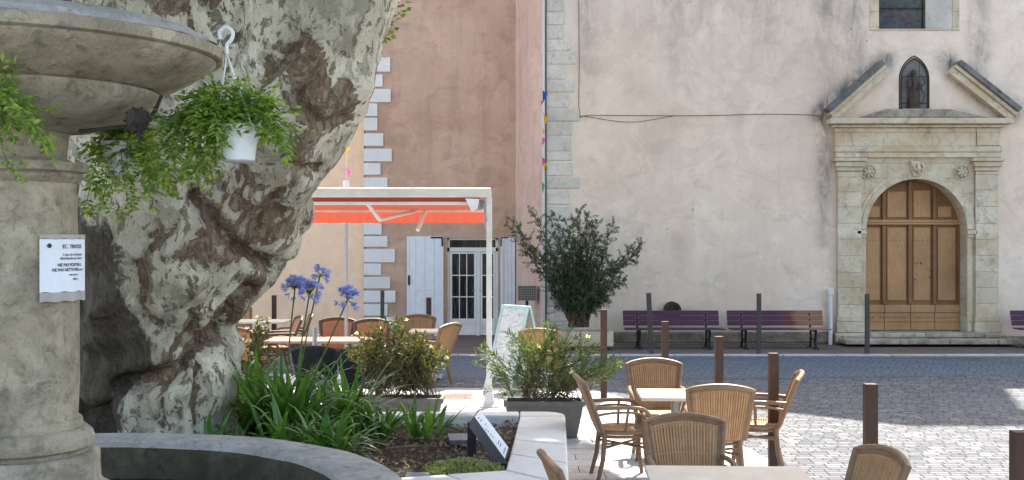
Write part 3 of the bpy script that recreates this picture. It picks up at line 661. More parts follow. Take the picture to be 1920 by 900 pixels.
# ------------------------------------------------------------------ bollards
def bollard(px, Y, ztop, label, mat, wd=.085, lean=0, z0=0, grp='square rusty steel posts round the terrace', rz=0):
    X = GX(px, Y); o = MB().box(-wd/2, wd/2, -wd/2, wd/2, -.05, ztop-z0).build('bollard', mat, bevel=.004)
    o.location = (X, Y, z0); o.rotation_euler = (0, lean, rz); tag(o, label, 'bollard', grp); return o
rs, gp = M['rust'], M['grey_post']
bollard(1132, 15.7, 1.22, 'rusty square post just right of the large oleander planter', rs)
bollard(1247, 14.7, 1.13, 'rusty square post in front of the left purple bench, behind a chair', rs)
bollard(1348, 12.3, 1.14, 'rusty square post rising behind the middle rattan chair', rs)
bollard(1450, 10.9, 1.10, 'dark rusty square post standing whole in front of the armchair facing left', rs)
bollard(1632, 8.25, 1.14, 'dark post on the sunlit cobbles, behind the rightmost rattan chair', rs)
bollard(1914, 6.2, 1.14, 'dark post cut by the right edge of the picture', rs, .09)
g2 = 'square brown posts along the far kerb'
bollard(1221, 21.72, 1.17, 'slightly leaning grey brown post in front of the left purple bench', gp, .085, R(-2.6), .1, g2)
bollard(1423, 21.72, 1.16, 'upright grey brown post in front of the worn purple bench', gp, .075, 0, .1, g2)
bollard(1626, 21.72, 1.15, 'thin dark post at kerb before left jamb of the church door', gp, .075, 0, .1, g2)
g3 = 'square posts in front of the houses'
bollard(514, 22.3, 1.10, 'brown post against the peach wall left of the blue flowers', rs, .08, 0, 0, g3)
bollard(717, 22.3, 1.19, 'thin dark post in front of the white house quoins', gp, .07, 0, 0, g3)
bollard(804, 21.4, 1.10, 'brown post in front of the white shutter', rs, .09, 0, 0, g3)
# ------------------------------------------------------------------ chairs
def rattan_chair(name, cat, cane, pole, label, H=.92, wt=.275, wb=.215, nst=22, arms=True):
    t = thing(name, label, cat)
    def bp(u, v):   # back surface: u -1..1, v 0..1 ; chair faces +x
        w_ = wb+(wt-wb)*v; crown = .045*(1-u*u)*v
        return Vector((-.20-.165*v-.05*(1-u*u)*(.4+.6*v), u*w_, .44+(H-.485)*v+crown))
    fr = MB(); 
    for k, (r_) in ((0, .022), (1, .015)):
        l = [bp(-1, v/6) for v in range(7)]+[bp(u/8, 1) for u in range(-7, 8)]+[bp(1, v/6) for v in range(6, -1, -1)]
        if k: l = [bp(-.90, v/6*.94) for v in range(7)]+[bp(u/8*.9, .945) for u in range(-7, 8)]+[bp(.90, v/6*.94) for v in range(6, -1, -1)]
        fr.tube(l, r_, 8)
    fr.build('back_frame', pole, t, smooth=True)
    cn = MB()
    for i in range(nst):
        u = -.84+1.68*i/(nst-1); cn.tube([bp(u, v) for v in (0,.2,.45,.7,.94)], .0112, 6, False)
    for v in (.1,.5,.86,.9): cn.tube([bp(u/8*.88, v)+Vector((.006,0,0)) for u in range(-8, 9)], .006, 5)
    for i in range(nst//2):   # loops of the open weave under the top rail
        u = -.84+1.68*(i*2+.5)/(nst-1); cn.tube([bp(u-.03, .84), bp(u, .9), bp(u+.05, .93), bp(u+.10, .9), bp(u+.13,.84)], .006, 4)
    cn.build('backrest', cane, t, smooth=True)
    st = MB()
    for i in range(19):
        x = -.19+.40*i/18; hw = .20*math.sqrt(max(.2, 1-((x-.0)/.30)**2)); st.tube([(x,-hw,.445),(x,0,.437),(x,hw,.445)], .0115, 5)
    st.build('seat', cane, t, smooth=True)
    rim = MB(); rr = [(-.20+.0*k, 0, 0) for k in range(1)]; pts = []
    for k in range(25):
        a = 2*math.pi*k/24; c_, s_ = math.cos(a), math.sin(a); pts.append((.005+.215*abs(c_)**.7*math.copysign(1,c_), .215*abs(s_)**.7*math.copysign(1,s_), .44))
    rim.tube(pts, .022, 8); rim.tube([(p[0]*.97, p[1]*.97, .40) for p in pts], .015, 8); rim.build('seat_frame', pole, t, smooth=True)
    for sx in (-1, 1):
        for sy in (-1, 1):
            m_ = MB(); m_.tube([(sx*.175, sy*.175, .43), (sx*.195, sy*.195, .2), (sx*(.225 if sx > 0 else .245), sy*.215, 0)], [.023,.021,.018], 8); m_.build('leg', pole, t, smooth=True)
    sr = MB()
    for z in (.30,): 
        sr.tube([(-.19,-.19,z),(.19,.19,z+.02)], .011, 6); sr.tube([(-.19,.19,z+.02),(.19,-.19,z)], .011, 6)
    for s_ in (-1, 1): sr.tube([(-.19,s_*.185,.34),(.19,s_*.185,.34)], .010, 6)
    sr.build('stretcher', pole, t, smooth=True)
    if arms:
        for s_ in (-1, 1):
            m_ = MB(); b0 = bp(s_, .5); 
            m_.tube(crom([b0, (b0.x+.14, s_*.262, .665), (.06, s_*.268, .665), (.16, s_*.262, .645), (.225, s_*.24, .56), (.215, s_*.205, .42)], 6), .018, 8)
            b1 = bp(s_, .36); m_.tube(crom([b1, (b1.x+.16, s_*.25, .62), (.06, s_*.255, .62), (.15, s_*.25, .595), (.19, s_*.235, .53), (.19, s_*.20, .42)], 6), .011, 8)
            m_.tube([(.0, s_*.20, .42), (.02, s_*.262, .655)], .012, 6)
            m_.build('armrest', pole, t, smooth=True)
    return t
gA = 'rattan armchairs on the terrace'
ch = rattan_chair('rattan_armchair', 'armchair', M['rattan'], M['rattan_frame'], 'rattan armchair seen from its side facing right, left of the small sunlit table')
def put(src, px, Y, deg, label, group): 
    return dup(src, (GX(px, Y), Y, .012), R(deg), label, group)
ch.location = (GX(1165,10.55), 10.55, .012); ch.rotation_euler = (0,0,R(4)); ch['group'] = gA
put(ch, 1232, 11.55, -92, 'sunlit honey rattan armchair behind the small table, its front toward us', gA)
put(ch, 1345, 10.2, 84, 'rattan armchair seen from behind between the small table and whole post', gA)
put(ch, 1418, 10.9, 168, 'sunlit rattan armchair facing left, half hidden behind the whole dark post', gA)
put(ch, 1298, 7.75, -90, 'rattan armchair behind the nearest table, only its shaded back showing', gA)
put(ch, 1150, 6.72, 8, 'rattan armchair at the stone ledge, only the edge of its backrest showing', gA)
put(ch, 1545, 6.72, 194, 'rattan armchair at lower right with turned back, in front of a dark post', gA)
put(ch, 1018, 16.4, 80, 'rattan armchair standing behind the large oleander planter', gA)
gB = 'brown rattan armchairs under the awning'
cb = rattan_chair('rattan_armchair', 'armchair', M['rattan_red'], M['rattan_dark'], 'terracotta rattan armchair behind the long brown table, right of blue flowers'); cb['group'] = gB
cb.location = (GX(626,17.9), 17.9, .012); cb.rotation_euler = (0,0,R(-90))
put(cb, 700, 17.6, -80, 'terracotta rattan armchair behind the dark oleander, in front of the white quoins', gB)
put(ch, 778, 18.6, -95, 'light rattan armchair left of the cream table, in front of the white shutter', gA)
put(ch, 806, 17.3, 150, 'rattan armchair below the cream table, mostly behind the dark oleander', gA)
put(ch, 540, 19.4, 192, 'light rattan armchair turned left at the pale table by the peach wall', gA)
put(cb, 478, 16.6, 60, 'brown rattan armchair beside the plane trunk with white flowers before it', gB)
put(cb, 516, 18.6, 200, 'brown rattan armchair pulled to the pale table near the trunk', gB)
put(ch, 455, 21.3, -60, 'light rattan armchair at far left beyond the pale table', gA)
gC = 'black wicker chairs at the brown table'
ck = rattan_chair('wicker_chair', 'chair', M['black'], M['black'], 'black wicker chair at the brown table, the left of the two black ones', .84, .27, .23, 30, False); ck['group'] = gC
ck.location = (GX(598,14.6), 14.6, .012); ck.rotation_euler = (0,0,R(90))
put(ck, 682, 14.5, 90, 'black wicker chair beside the dark oleander, the right of the two black ones', gC)
def table(px, Y, w_, d_, label, mat, rz=0, grp='square pedestal tables', H=.74):
    t = thing('cafe_table', label, 'table', (GX(px, Y), Y, .012), rz, grp)
    m_ = MB().box(-w_/2, w_/2, -d_/2, d_/2, H-.035, H); m_.build('table_top', mat, t, bevel=.008)
    m_ = MB().tube([(0,0,.04),(0,0,H-.05)], .035, 12); m_.build('pedestal', M['alu'], t, smooth=True)
    m_ = MB()
    for a in (0, 90): m_.box(-.26, .26, -.03, .03, .0 if not a else .002, .035 if not a else .037, Matrix.Rotation(R(a+45), 4, 'Z'))
    m_.build('table_foot', M['alu'], t, bevel=.006); MB().box(-.18,.18,-.02,.02,H-.06,H-.037).build('top_bracket', M['alu'], t)
    return t
table(1265, 10.72, .66, .62, 'small sunlit cream table between two rattan armchairs', M['table_cream'], R(-2))
table(1372, 6.85, .96, .84, 'cream table nearest to us, cut by the bottom edge', M['table_cream'], R(-2.5))
table(806, 18.2, .62, .62, 'cream table in front of the white shutter', M['table_cream'])
table(600, 16.6, 1.45, .72, 'long brown table behind the blue flowers', M['table_brown'])
table(492, 20.4, .9, .7, 'pale table by the peach wall next to the trunk', M['table_cream'])
# umbrella pole
pz = thing('flag_pole', 'slim grey metal pole rising behind the orange awning before the peach wall', 'pole', (GX(649,17.6), 17.6, .01))
MB().tube([(0,0,0),(0,0,GZ(352,17.6))], .026, 10).build('pole', M['alu'], pz, smooth=True)
MB().tube([(0,0,GZ(352,17.6)),(0,0,GZ(340,17.6))], .045, 10).build('pole_cap', M['white_paint'], pz)
m_ = MB().tube([(0,0,0),(0,0,.05)], [.14,.12], 16).build('pole_foot', M['alu'], pz)
o = MB().tube([P(590,614,14.9), P(590,700,14.9)], .03, 8).build('umbrella_stub', M['alu']); tag(o, 'short bright metal tube standing in front of the brown table', 'tube')
o.data.transform(Matrix.Identity(4))
# ------------------------------------------------------------------ awning
YA = 15.0; aw = thing('awning', 'white framed awning with orange red fabric over the terrace chairs', 'awning', (0,0,0))
xa, xb = GX(420, YA), GX(921, YA)
m_ = MB(); m_.box(xa, xb, YA, YA+.16, GZ(370,YA), GZ(356,YA)); m_.box(xa, xb-.0, YA-.02, YA+.10, GZ(362,YA)+.03, GZ(355,YA)+.02); m_.build('top_beam', M['awning_white'], aw, bevel=.02)
m_ = MB(); m_.box(xa, GX(880,YA), YA+.03, YA+.09, GZ(384,YA), GZ(378,YA)); m_.build('front_rail', M['awning_white'], aw, bevel=.008)
m_ = MB(); m_.box(xa, GX(900,YA), YA+.05, YA+.12, GZ(377.6,YA), GZ(370.4,YA)); m_.build('fabric_roll', M['fabric'], aw)
YB = 16.3; zf, zbk, zv = GZ(384,YA), GZ(394,YB), GZ(418,YB); nseg = 24
m_ = MB(); x1a, x1b = GX(420,YB), GX(905,YB)
vv = []; 
for i in range(nseg+1):
    f = i/nseg; 
    for (y, z, xL, xRr) in ((YA+.1, zf+.03, xa, GX(892,YA)), (YA+.7, (zf+zbk)/2-.015, (xa+x1a)/2, GX(898,15.7)), (YB, zbk, x1a, x1b)):
        vv.append((xL+(xRr-xL)*f, y, z))
m_.add(vv, [(i*3+j, (i+1)*3+j, (i+1)*3+j+1, i*3+j+1) for i in range(nseg) for j in range(2)])
m_.build('canopy', M['fabric_dense'], aw, smooth=True)
m_ = MB(); n_ = 90; vv = []
for i in range(n_+1):
    x = x1a+(x1b+.06-x1a)*i/n_; vv += [(x, YB+.01, zbk), (x, YB+.02+.012*math.sin(i*1.9), zv+.004*math.sin(i*.8))]
m_.add(vv, [(2*i, 2*i+1, 2*i+3, 2*i+2) for i in range(n_)]); m_.build('valance', M['fabric'], aw, smooth=True)
m_ = MB(); m_.box(x1a, x1b+.03, YB-.05, YB, zbk-.03, zbk+.02); m_.build('back_rail', M['awning_white'], aw)
m_ = MB(); Xp = GX(917, YA); m_.box(Xp-.035, Xp+.035, YA+.02, YA+.09, 0, GZ(370,YA)+.002); 
m_.build('post', M['awning_white'], aw, bevel=.006)
m_ = MB(); m_.lathe([(.18,0),(.17,.02),(.10,.05),(.07,.16),(.045,.3)], (Xp, YA+.055, .012), 4, R(45), R(45)+2*math.pi); m_.build('post_foot', M['awning_white'], aw)
m_ = MB(); m_.box(Xp-.06, Xp-.045, YA+.03, YA+.08, GZ(430,YA), GZ(372,YA)); m_.tube([(Xp-.08,YA+.05,GZ(375,YA)),(Xp-.055,YA+.04,GZ(395,YA)),(Xp-.03,YA+.0,GZ(415,YA))], .014, 6)
m_.tube([(Xp-.1,YA+.1,GZ(375,YA)),(Xp-.12,YA+.1,GZ(392,YA))], .03, 8); m_.build('crank_gear', M['alu'], aw)
for pts in ([(688,380,YA+.1),(712,412,YA+.35)], [(712,412,YA+.35),(778,396,YB-.1)], [(797,396,YB-.2),(783,432,YA+.9)]):
    m_ = MB().tube([P(*p) for p in pts], .028, 8); m_.build('folding_arm', M['awning_white'], aw)
m_ = MB(); m_.add([P(872,372,YA-.03),P(899,373,YA-.03),P(895,392,YA-.03),P(884,396,YA-.03)], [(0,3,2,1)]); m_.build('end_flap', M['white_paint'], aw)
# bunting
def bunting(x, Y, y0, y1, flags, label, drift=0):
    t = thing('bunting_string', label, 'bunting', (0,0,0), 0, 'strings of small coloured pennants')
    MB().tube([P(x+drift, y0, Y), P(x, (y0+y1)/2, Y), P(x, y1, Y)], .004, 4).build('cord', M['white_paint'], t)
    for (px, py, col, w_, h_) in flags:
        m_ = MB(); a = rnd.uniform(-3,3); m_.add([P(px-w_*.2, py-h_*.5, Y-.01), P(px+w_*.8, py-h_*.1+a, Y-.05), P(px+a*.6, py+h_*.6, Y)], [(0,1,2),(2,1,0)]); m_.build('pennant', M['flag_'+col], t)
bunting(650, 17.55, 205, 342, [(650,280,'yellow',8,14),(651,322,'pink',9,18)], 'thin string with yellow and pink pennants above the awning and grey pole')
bunting(1019, 23.75, 60, 370, [(1019,180,'blue',10,22),(1016,193,'red',5,8),(1020,222,'yellow',8,24),(1018,246,'yellow',5,12),(1018,265,'pink',7,16),(1017,302,'pink',8,18),(1021,312,'yellow',6,18),(1017,350,'green',6,22)], 'thin string with blue, yellow, pink and green pennants beside the church quoins')
# ------------------------------------------------------------------ foliage helpers
def leaf(mb, p, d, ln, wd, up=None, fold=.2):
    d = d.normalized(); up = up or Vector((rnd.uniform(-1,1), rnd.uniform(-1,1), rnd.uniform(.2,1)))
    s = d.cross(up); s = s.normalized() if s.length > 1e-4 else d.orthogonal().normalized(); n_ = s.cross(d)
    mb.add([p, p+d*ln*.45+s*wd/2+n_*wd*fold, p+d*ln, p+d*ln*.45-s*wd/2+n_*wd*fold], [(0,1,2),(0,2,3)])
def rv(a=1.0): return Vector((rnd.gauss(0,1), rnd.gauss(0,1), rnd.gauss(0,1))).normalized()*a
def stemline(p, d, L, n, grav, jit=.12):
    pts = [p.copy()]; d = d.normalized()
    for i in range(n):
        d = (d+Vector((0,0,-grav/n))+rv(jit/ max(1,n)**.5)).normalized(); p = p+d*(L/n); pts.append(p.copy())
    return pts
def sprig(lm, sm, p, d, L, grav, npair, ll, lw, r=.004, spread=.9, n=7, whorl=2, start=.15, jit=.25):
    pts = stemline(p, d, L, n, grav, jit)
    sm.tube(pts, [r*(1-.7*i/n) for i in range(n+1)], 4, False)
    for k in range(npair):
        t = start+(1-start)*k/max(1,npair-1); f = t*n; i = min(n-1, int(f)); q = pts[i].lerp(pts[i+1], f-i); ax = (pts[i+1]-pts[i]).normalized()
        s = ax.orthogonal().normalized(); a0 = rnd.uniform(0, 6.28) if whorl != 2 else 0; b = ax.cross(s)
        if whorl == 2: s = ax.cross(Vector((0,0,1))); s = s.normalized() if s.length > .1 else ax.orthogonal().normalized(); b = ax.cross(s)
        for w_ in range(whorl):
            a = a0+2*math.pi*w_/whorl; o_ = s*math.cos(a)+b*math.sin(a)
            leaf(lm, q, ax*(1-spread*.5)+o_*spread+rv(.25)+Vector((0,0,-.1)), ll*rnd.uniform(.65,1.15), lw*rnd.uniform(.8,1.15))
    leaf(lm, pts[-1], pts[-1]-pts[-2], ll, lw)
    return pts
# ------------------------------------------------------------------ shrub by the church corner
sh = thing('shrub', 'tall dark green shrub in stone trough at the church corner', 'shrub', (GX(1085,22.9), 22.9, .1))
lm, sm = MB(), MB(); base = Vector((0,0,.35))
def sp(px, py, dy=0): return P(px, py, 22.9+dy)-Vector(sh.location)
for tx, ty in ((1000,398),(1035,402),(975,428),(1068,412),(1100,402),(1082,398),(1143,428),(1118,418),(1197,465),(1188,470),(1160,522),(958,418),(1130,470),(1150,495),(1030,470),(1045,520),(1115,545),(1130,555),(1060,560),(1075,450),(1095,480),(1060,480),(1110,510),(1085,540),(1112,450),(1048,445),(1075,520),(1095,565),(1070,500),(1100,530),(985,470)):
    for rep in range(2):
        tip = sp(tx+rnd.uniform(-8,8), ty+rnd.uniform(-6,6), rnd.uniform(-.5,.5)); st_ = base+Vector((rnd.uniform(-.2,.2), rnd.uniform(-.1,.1), 0))
        L = (tip-st_).length; mid = st_.lerp(tip, .5)+rv(.08)+Vector((0,0,.15)); pts = crom([st_, mid, tip], 7)
        sm.tube(pts, [.016*(1-.8*i/len(pts)) for i in range(len(pts))], 5, False)
        for i in range(3, len(pts)):
            if pts[i].z < .65: continue
            for k in range(2 if i > 5 else 4):
                d = (pts[i]-pts[i-1]).normalized()*.6+rv(.8); q_ = pts[i]; ln = rnd.uniform(.12,.3)*(1.15-.4*i/len(pts))
                sprig(lm, sm, q_, d, ln, .1, 7, .05, .020, .003, .9, 3, 3)
sm.build('stem', M['twig'], sh); lm.build('foliage', M['leaf_shrub'], sh)
tr = thing('stone_trough', 'low pale stone trough holding the dark green shrub', 'trough', (GX(1098,22.9), 22.9, .1))
m_ = MB(); x0, x1 = GX(1045,22.6)-tr.location.x, GX(1150,22.6)-tr.location.x; h_ = GZ(622,22.6)-.1
m_.box(x0, x1, -.33, -.25, 0, h_); m_.box(x0, x1, .25, .33, 0, h_); m_.box(x0, x0+.08, -.249, .249, 0, h_); m_.box(x1-.08, x1, -.249, .249, 0, h_)
m_.build('trough_wall', M['lime_plain'], tr, bevel=.015); MB().box(x0+.07, x1-.07, -.26, .26, .02, h_-.05).build('trough_soil', M['soil'], tr)
wb = thing('wire_basket', 'small grey wire mesh basket against the splayed wall left of the shrub', 'basket', (GX(988,24.4), 24.4, .1+GZ(572,24.4)))
m_ = MB()
for k in range(9): x = -.18+.045*k; m_.tube([(x,-.1,0),(x,-.1,.3)], .005, 4)
for k in range(7): m_.tube([(-.18,-.1,.05*k),(.18,-.1,.05*k)], .005, 4)
m_.build('mesh_front', M['alu'], wb); MB().box(-.19,.19,-.09,.1,0,.3).build('basket_body', M['planter_grey'], wb); MB().box(-.03,.03,-.03,.03,-GZ(572,24.4),0).build('stand', M['dark_iron'], wb)
# ------------------------------------------------------------------ oleander planters
def planter(px, Y, w_, h_, label, d_=.36, top=.0):
    t = thing('planter_box', label, 'planter', (GX(px, Y), Y, .012), 0, 'grey rectangular plastic planters')
    a, b = w_/2*.84, w_/2; c_, d = d_/2*.8, d_/2
    m_ = MB(); m_.add([(-a,-c_,0),(a,-c_,0),(a,c_,0),(-a,c_,0),(-b,-d,h_-.05),(b,-d,h_-.05),(b,d,h_-.05),(-b,d,h_-.05)], [(0,3,2,1),(0,1,5,4),(1,2,6,5),(2,3,7,6),(3,0,4,7)])
    m_.build('planter_body', M['planter_grey'], t, bevel=.01)
    m_ = MB(); e = .02
    m_.box(-b-e,b+e,-d-e,-d+.02,h_-.055,h_); m_.box(-b-e,b+e,d-.02,d+e,h_-.055,h_); m_.box(-b-e,-b+.02,-d+.021,d-.021,h_-.055,h_); m_.box(b-.02,b+e,-d+.021,d-.021,h_-.055,h_)
    m_.build('planter_rim', M['planter_grey'], t, bevel=.006)
    MB().box(-b+.01,b-.01,-d+.01,d-.01,h_-.06,h_-.05).build('potting_soil', M['soil'], t); return t
def oleander(px, Y, z0, w_, tops, label, lmat, n, flowers=None, grp='oleanders in planters', ll=.095, lw=.013, dn=2):
    t = thing('oleander', label, 'oleander', (GX(px, Y), Y, z0), 0, grp); lm, sm, fm = MB(), MB(), MB()
    for i in range(n):
        tx, ty = rnd.choice(tops); tip = P(tx+rnd.uniform(-14,14), ty+rnd.uniform(-4,22), Y+rnd.uniform(-.25,.25))-t.location
        st_ = Vector((rnd.uniform(-w_,w_)/2, rnd.uniform(-.1,.1), 0)); pts = crom([st_, st_.lerp(tip,.5)+Vector((0,0,.06))+rv(.03), tip], 6)
        sm.tube(pts, [.006*(1-.6*k/len(pts)) for k in range(len(pts))], 4, False)
        for k in range(3, len(pts)):
            for q_ in range(dn if k > 6 else 1):
                ax = (pts[k]-pts[k-1]).normalized(); p = pts[k-1].lerp(pts[k], rnd.random())
                for w2 in range(3): leaf(lm, p, ax*.75+rv(.75), ll*rnd.uniform(.7,1.3), lw)
        if flowers and rnd.random() < flowers:
            fm = MB()
            for q_ in range(7): leaf(fm, tip+rv(.01), rv()+Vector((0,0,.8)), .035, .03)
            fm.build('flower', M['flower_white'], t)
    sm.build('stem', M['twig'], t); lm.build('foliage', M[lmat], t)
    return t
planter(1020, 12.8, .84, .40, 'large grey planter with oleander standing behind the pale ledge corner')
oleander(1030, 12.8, .36, .75, [(910,650),(925,690),(950,640),(960,615),(985,630),(1010,605),(1040,612),(1070,615),(1090,625),(1120,645),(1140,665),(1168,675),(1155,690),(1060,640),(1000,650),(930,720),(1040,650),(890,665),(1105,690),(1075,680),(970,680)], 'airy green oleander in the large grey planter before the sign board', 'leaf_oleander', 78, .12)
planter(742, 13.2, 1.05, .38, 'grey planter with dark oleander beyond the strap leaved plants')
oleander(745, 13.2, .34, .95, [(690,620),(705,610),(730,595),(748,600),(768,615),(790,625),(815,650),(825,665),(760,640),(720,640),(680,630),(700,660),(740,660),(780,665),(800,690),(660,650)], 'dense dark oleander in front of the terracotta chairs', 'leaf_oleander_dark', 75, .1, ll=.085, lw=.02)
oleander(470, 12.6, .2, .5, [(450,640),(465,620),(480,605),(490,600),(475,660),(500,650)], 'dark bush with small white flowers right beside the plane trunk', 'leaf_oleander_dark', 26, .9, ll=.06, lw=.025)
# sprig of leaves and A board
ab = thing('sign_board', 'pale turquoise folding pavement sign with white writing panel', 'sign board', (GX(968,16.6), 16.6, .012), R(-50))
hb = 1.26
for s_, nm in ((-1, 'front_panel'), (1, 'rear_panel')):
    a = math.atan2(.36, hb)*s_; Mx = Matrix.Rotation(a, 4, 'X'); Mx.translation = Vector((0, s_*.26, 0)); Mx = Matrix.Translation((0, s_*.36, 0)) @ Matrix.Rotation(a, 4, 'X')
    fr = MB()
    for b_ in ((-.29,-.245,0,hb),(.245,.29,0,hb),(-.244,.244,hb-.05,hb),(-.244,.244,.22,.27)): fr.box(b_[0], b_[1], -.015, .015, b_[2], b_[3], Mx)
    f_ = fr.build(nm, M['turq'], ab, bevel=.004); MB().box(-.244,.244,-.008,.006,.272,hb-.052,Mx).build('writing_panel', M['board'], f_)
# ------------------------------------------------------------------ planting bed
bed = thing('bed_wall', 'smooth pale stone ledge around the planting bed, rounded at its far right corner', 'low wall')
ZL = .5; lg = MB()
def stones(a0, a1, b0, b1, n, gap=.003):   # quads between edge a (a0->a1) and edge b
    a0, a1, b0, b1 = map(Vector, (a0, a1, b0, b1))
    for k in range(n):
        t0, t1 = k/n, (k+1)/n; g = gap/max(.1, (a1-a0).length)
        pa, pb, pc, pd = a0.lerp(a1, t0+g), a0.lerp(a1, t1-g), b0.lerp(b1, t1-g), b0.lerp(b1, t0+g)
        lg.prism([(p.x, p.y) for p in (pa, pb, pc, pd)], 0, ZL)
stones((.385,7.92),(.50,11.0),(-.045,8.44),(.075,10.98),4)
cpts = [(.075,11.0)]+[(.30+.20*math.cos(a), 11.08+.22*math.sin(a)) for a in [R(k*15) for k in range(-1,7)]]+[(.075,11.30)]
lg.prism(cpts, 0, ZL)
stones((.068,11.05),(-7,11.05),(.068,11.30),(-7,11.30),8)
stones((.385,7.90),(-1.3,7.45),(-.045,8.42),(-1.3,7.98),3)
# fix winding not needed (thin solids)
lg.build('coping', M['ledge'], bed, bevel=.018, seg=3)
n_ = 70; sv = []; sf = []
for i in range(n_+1):
    for j in range(41):
        x = -7+7.1*i/n_; y = 7.3+3.9*j/40; x = min(x, .12+(y-8)*.03)
        sv.append((x, y, .40+.05*noise.noise(Vector((x*1.3,y*1.3,0)))+.035*noise.noise(Vector((x*7,y*7,3)))))
for i in range(n_):
    for j in range(40): a = i*41+j; sf.append((a, a+41, a+42, a+1))
m_ = MB(); m_.v = sv; m_.f = sf
tag(m_.build('soil', M['soil'], smooth=True), kind='structure')
m_ = MB()
for i in range(3800):
    x = rnd.uniform(-2.6,.1); y = rnd.uniform(7.6,11.0); z = .425+.05*noise.noise(Vector((x*1.3,y*1.3,0)))+.03*rnd.random()
    leaf(m_, Vector((x,y,z)), Vector((rnd.uniform(-1,1),rnd.uniform(-1,1),rnd.uniform(-.3,.5))), rnd.uniform(.02,.075), rnd.uniform(.01,.035), None, .3)
tag(m_.build('leaf_litter', M['litter']), 'dry leaf litter and bark scraps on the bed soil', 'litter', kind='stuff')
m_ = MB()
for i in range(2600):
    a = rnd.uniform(0,6.28); r_ = rnd.random()**.5; x = GX(868,8.6)+.30*r_*math.cos(a)+.0; y = 8.62+.30*r_*math.sin(a)
    leaf(m_, Vector((x,y,.42+.08*(1-r_)+.05*rnd.random())), rv()+Vector((0,0,.5)), .03, .02)
tag(m_.build('ground_cover', M['leaf_cover']), 'low pale green creeping plants in the bed corner', 'ground cover', kind='stuff')
def plate(px, py, Y, w_, d_, label, rz, mat='slate', nm='slate_plate'):
    p = P(px, py, Y); o = MB().box(-w_/2,w_/2,-d_/2,d_/2,-.03,.012).build(nm, M[mat], bevel=.004); o.location = (p.x, Y, .455); o.rotation_euler = (R(6), 0, rz); tag(o, label, 'plate', 'small dark plates lying in the bed')
plate(868, 815, 10.05, .25, .22, 'dark slatted plate on soil left of the info lectern', R(8)); plate(782, 890, 8.4, .17, .15, 'small grey plate on soil by the fountain basin rim', R(-3))
o = MB().tube([P(722,841,9.1),P(760,838,9.15),P(797,836,9.2)], [.012,.015,.01], 6).build('stick', M['twig']); tag(o, 'dry stick lying on the bed soil', 'stick')
# info lectern
lc = thing('info_lectern', 'tilted black info lectern with pale printed face on the bed edge', 'info sign', (0,0,0))
A_, B_, C_, D_ = P(888,781,9.45), P(899,766,9.62), P(955,841,8.95), P(948,864,8.78)
off = Vector((-.045,.0,-.07)); nrm = (D_-A_).cross(B_-A_).normalized()
if nrm.x < 0: nrm = -nrm
m_ = MB(); m_.add([A_,B_,C_,D_,A_+off,B_+off,C_+off,D_+off], [(0,3,2,1),(4,5,6,7),(0,1,5,4),(1,2,6,5),(2,3,7,6),(3,0,4,7)]); m_.build('lectern_body', M['black_plastic'], lc)
def lq(u, v, e): p = A_.lerp(B_, v).lerp(D_.lerp(C_, v), u); return p+nrm*e
m_ = MB(); m_.add([lq(.03,.04,.003),lq(.03,.96,.003),lq(.97,.96,.003),lq(.97,.04,.003)], [(0,3,2,1)]); fc = m_.build('printed_face', M['paper'], lc)
m_ = MB()
for u in (.10,.17,.30,.36,.42,.50,.56,.72,.78,.9):
    v = rnd.uniform(.1,.3); v2 = v+rnd.uniform(.2,.55); m_.add([lq(u,v,.006),lq(u,v2,.006),lq(u+.02,v2,.006),lq(u+.02,v,.006)], [(0,3,2,1)])
m_.build('print_line', M['slate'], fc)
m_ = MB(); m_.prism([(C_.x-.09,D_.y-.0),(C_.x-.02,D_.y),(C_.x-.02,D_.y+.1),(C_.x-.09,D_.y+.1)], .38, D_.z-.02); m_.build('lectern_foot', M['black_plastic'], lc); m_ = MB(); m_.prism([(A_.x-.05,A_.y),(A_.x+.02,A_.y),(A_.x+.02,A_.y+.1),(A_.x-.05,A_.y+.1)], .38, A_.z-.05); m_.build('lectern_foot', M['black_plastic'], lc)
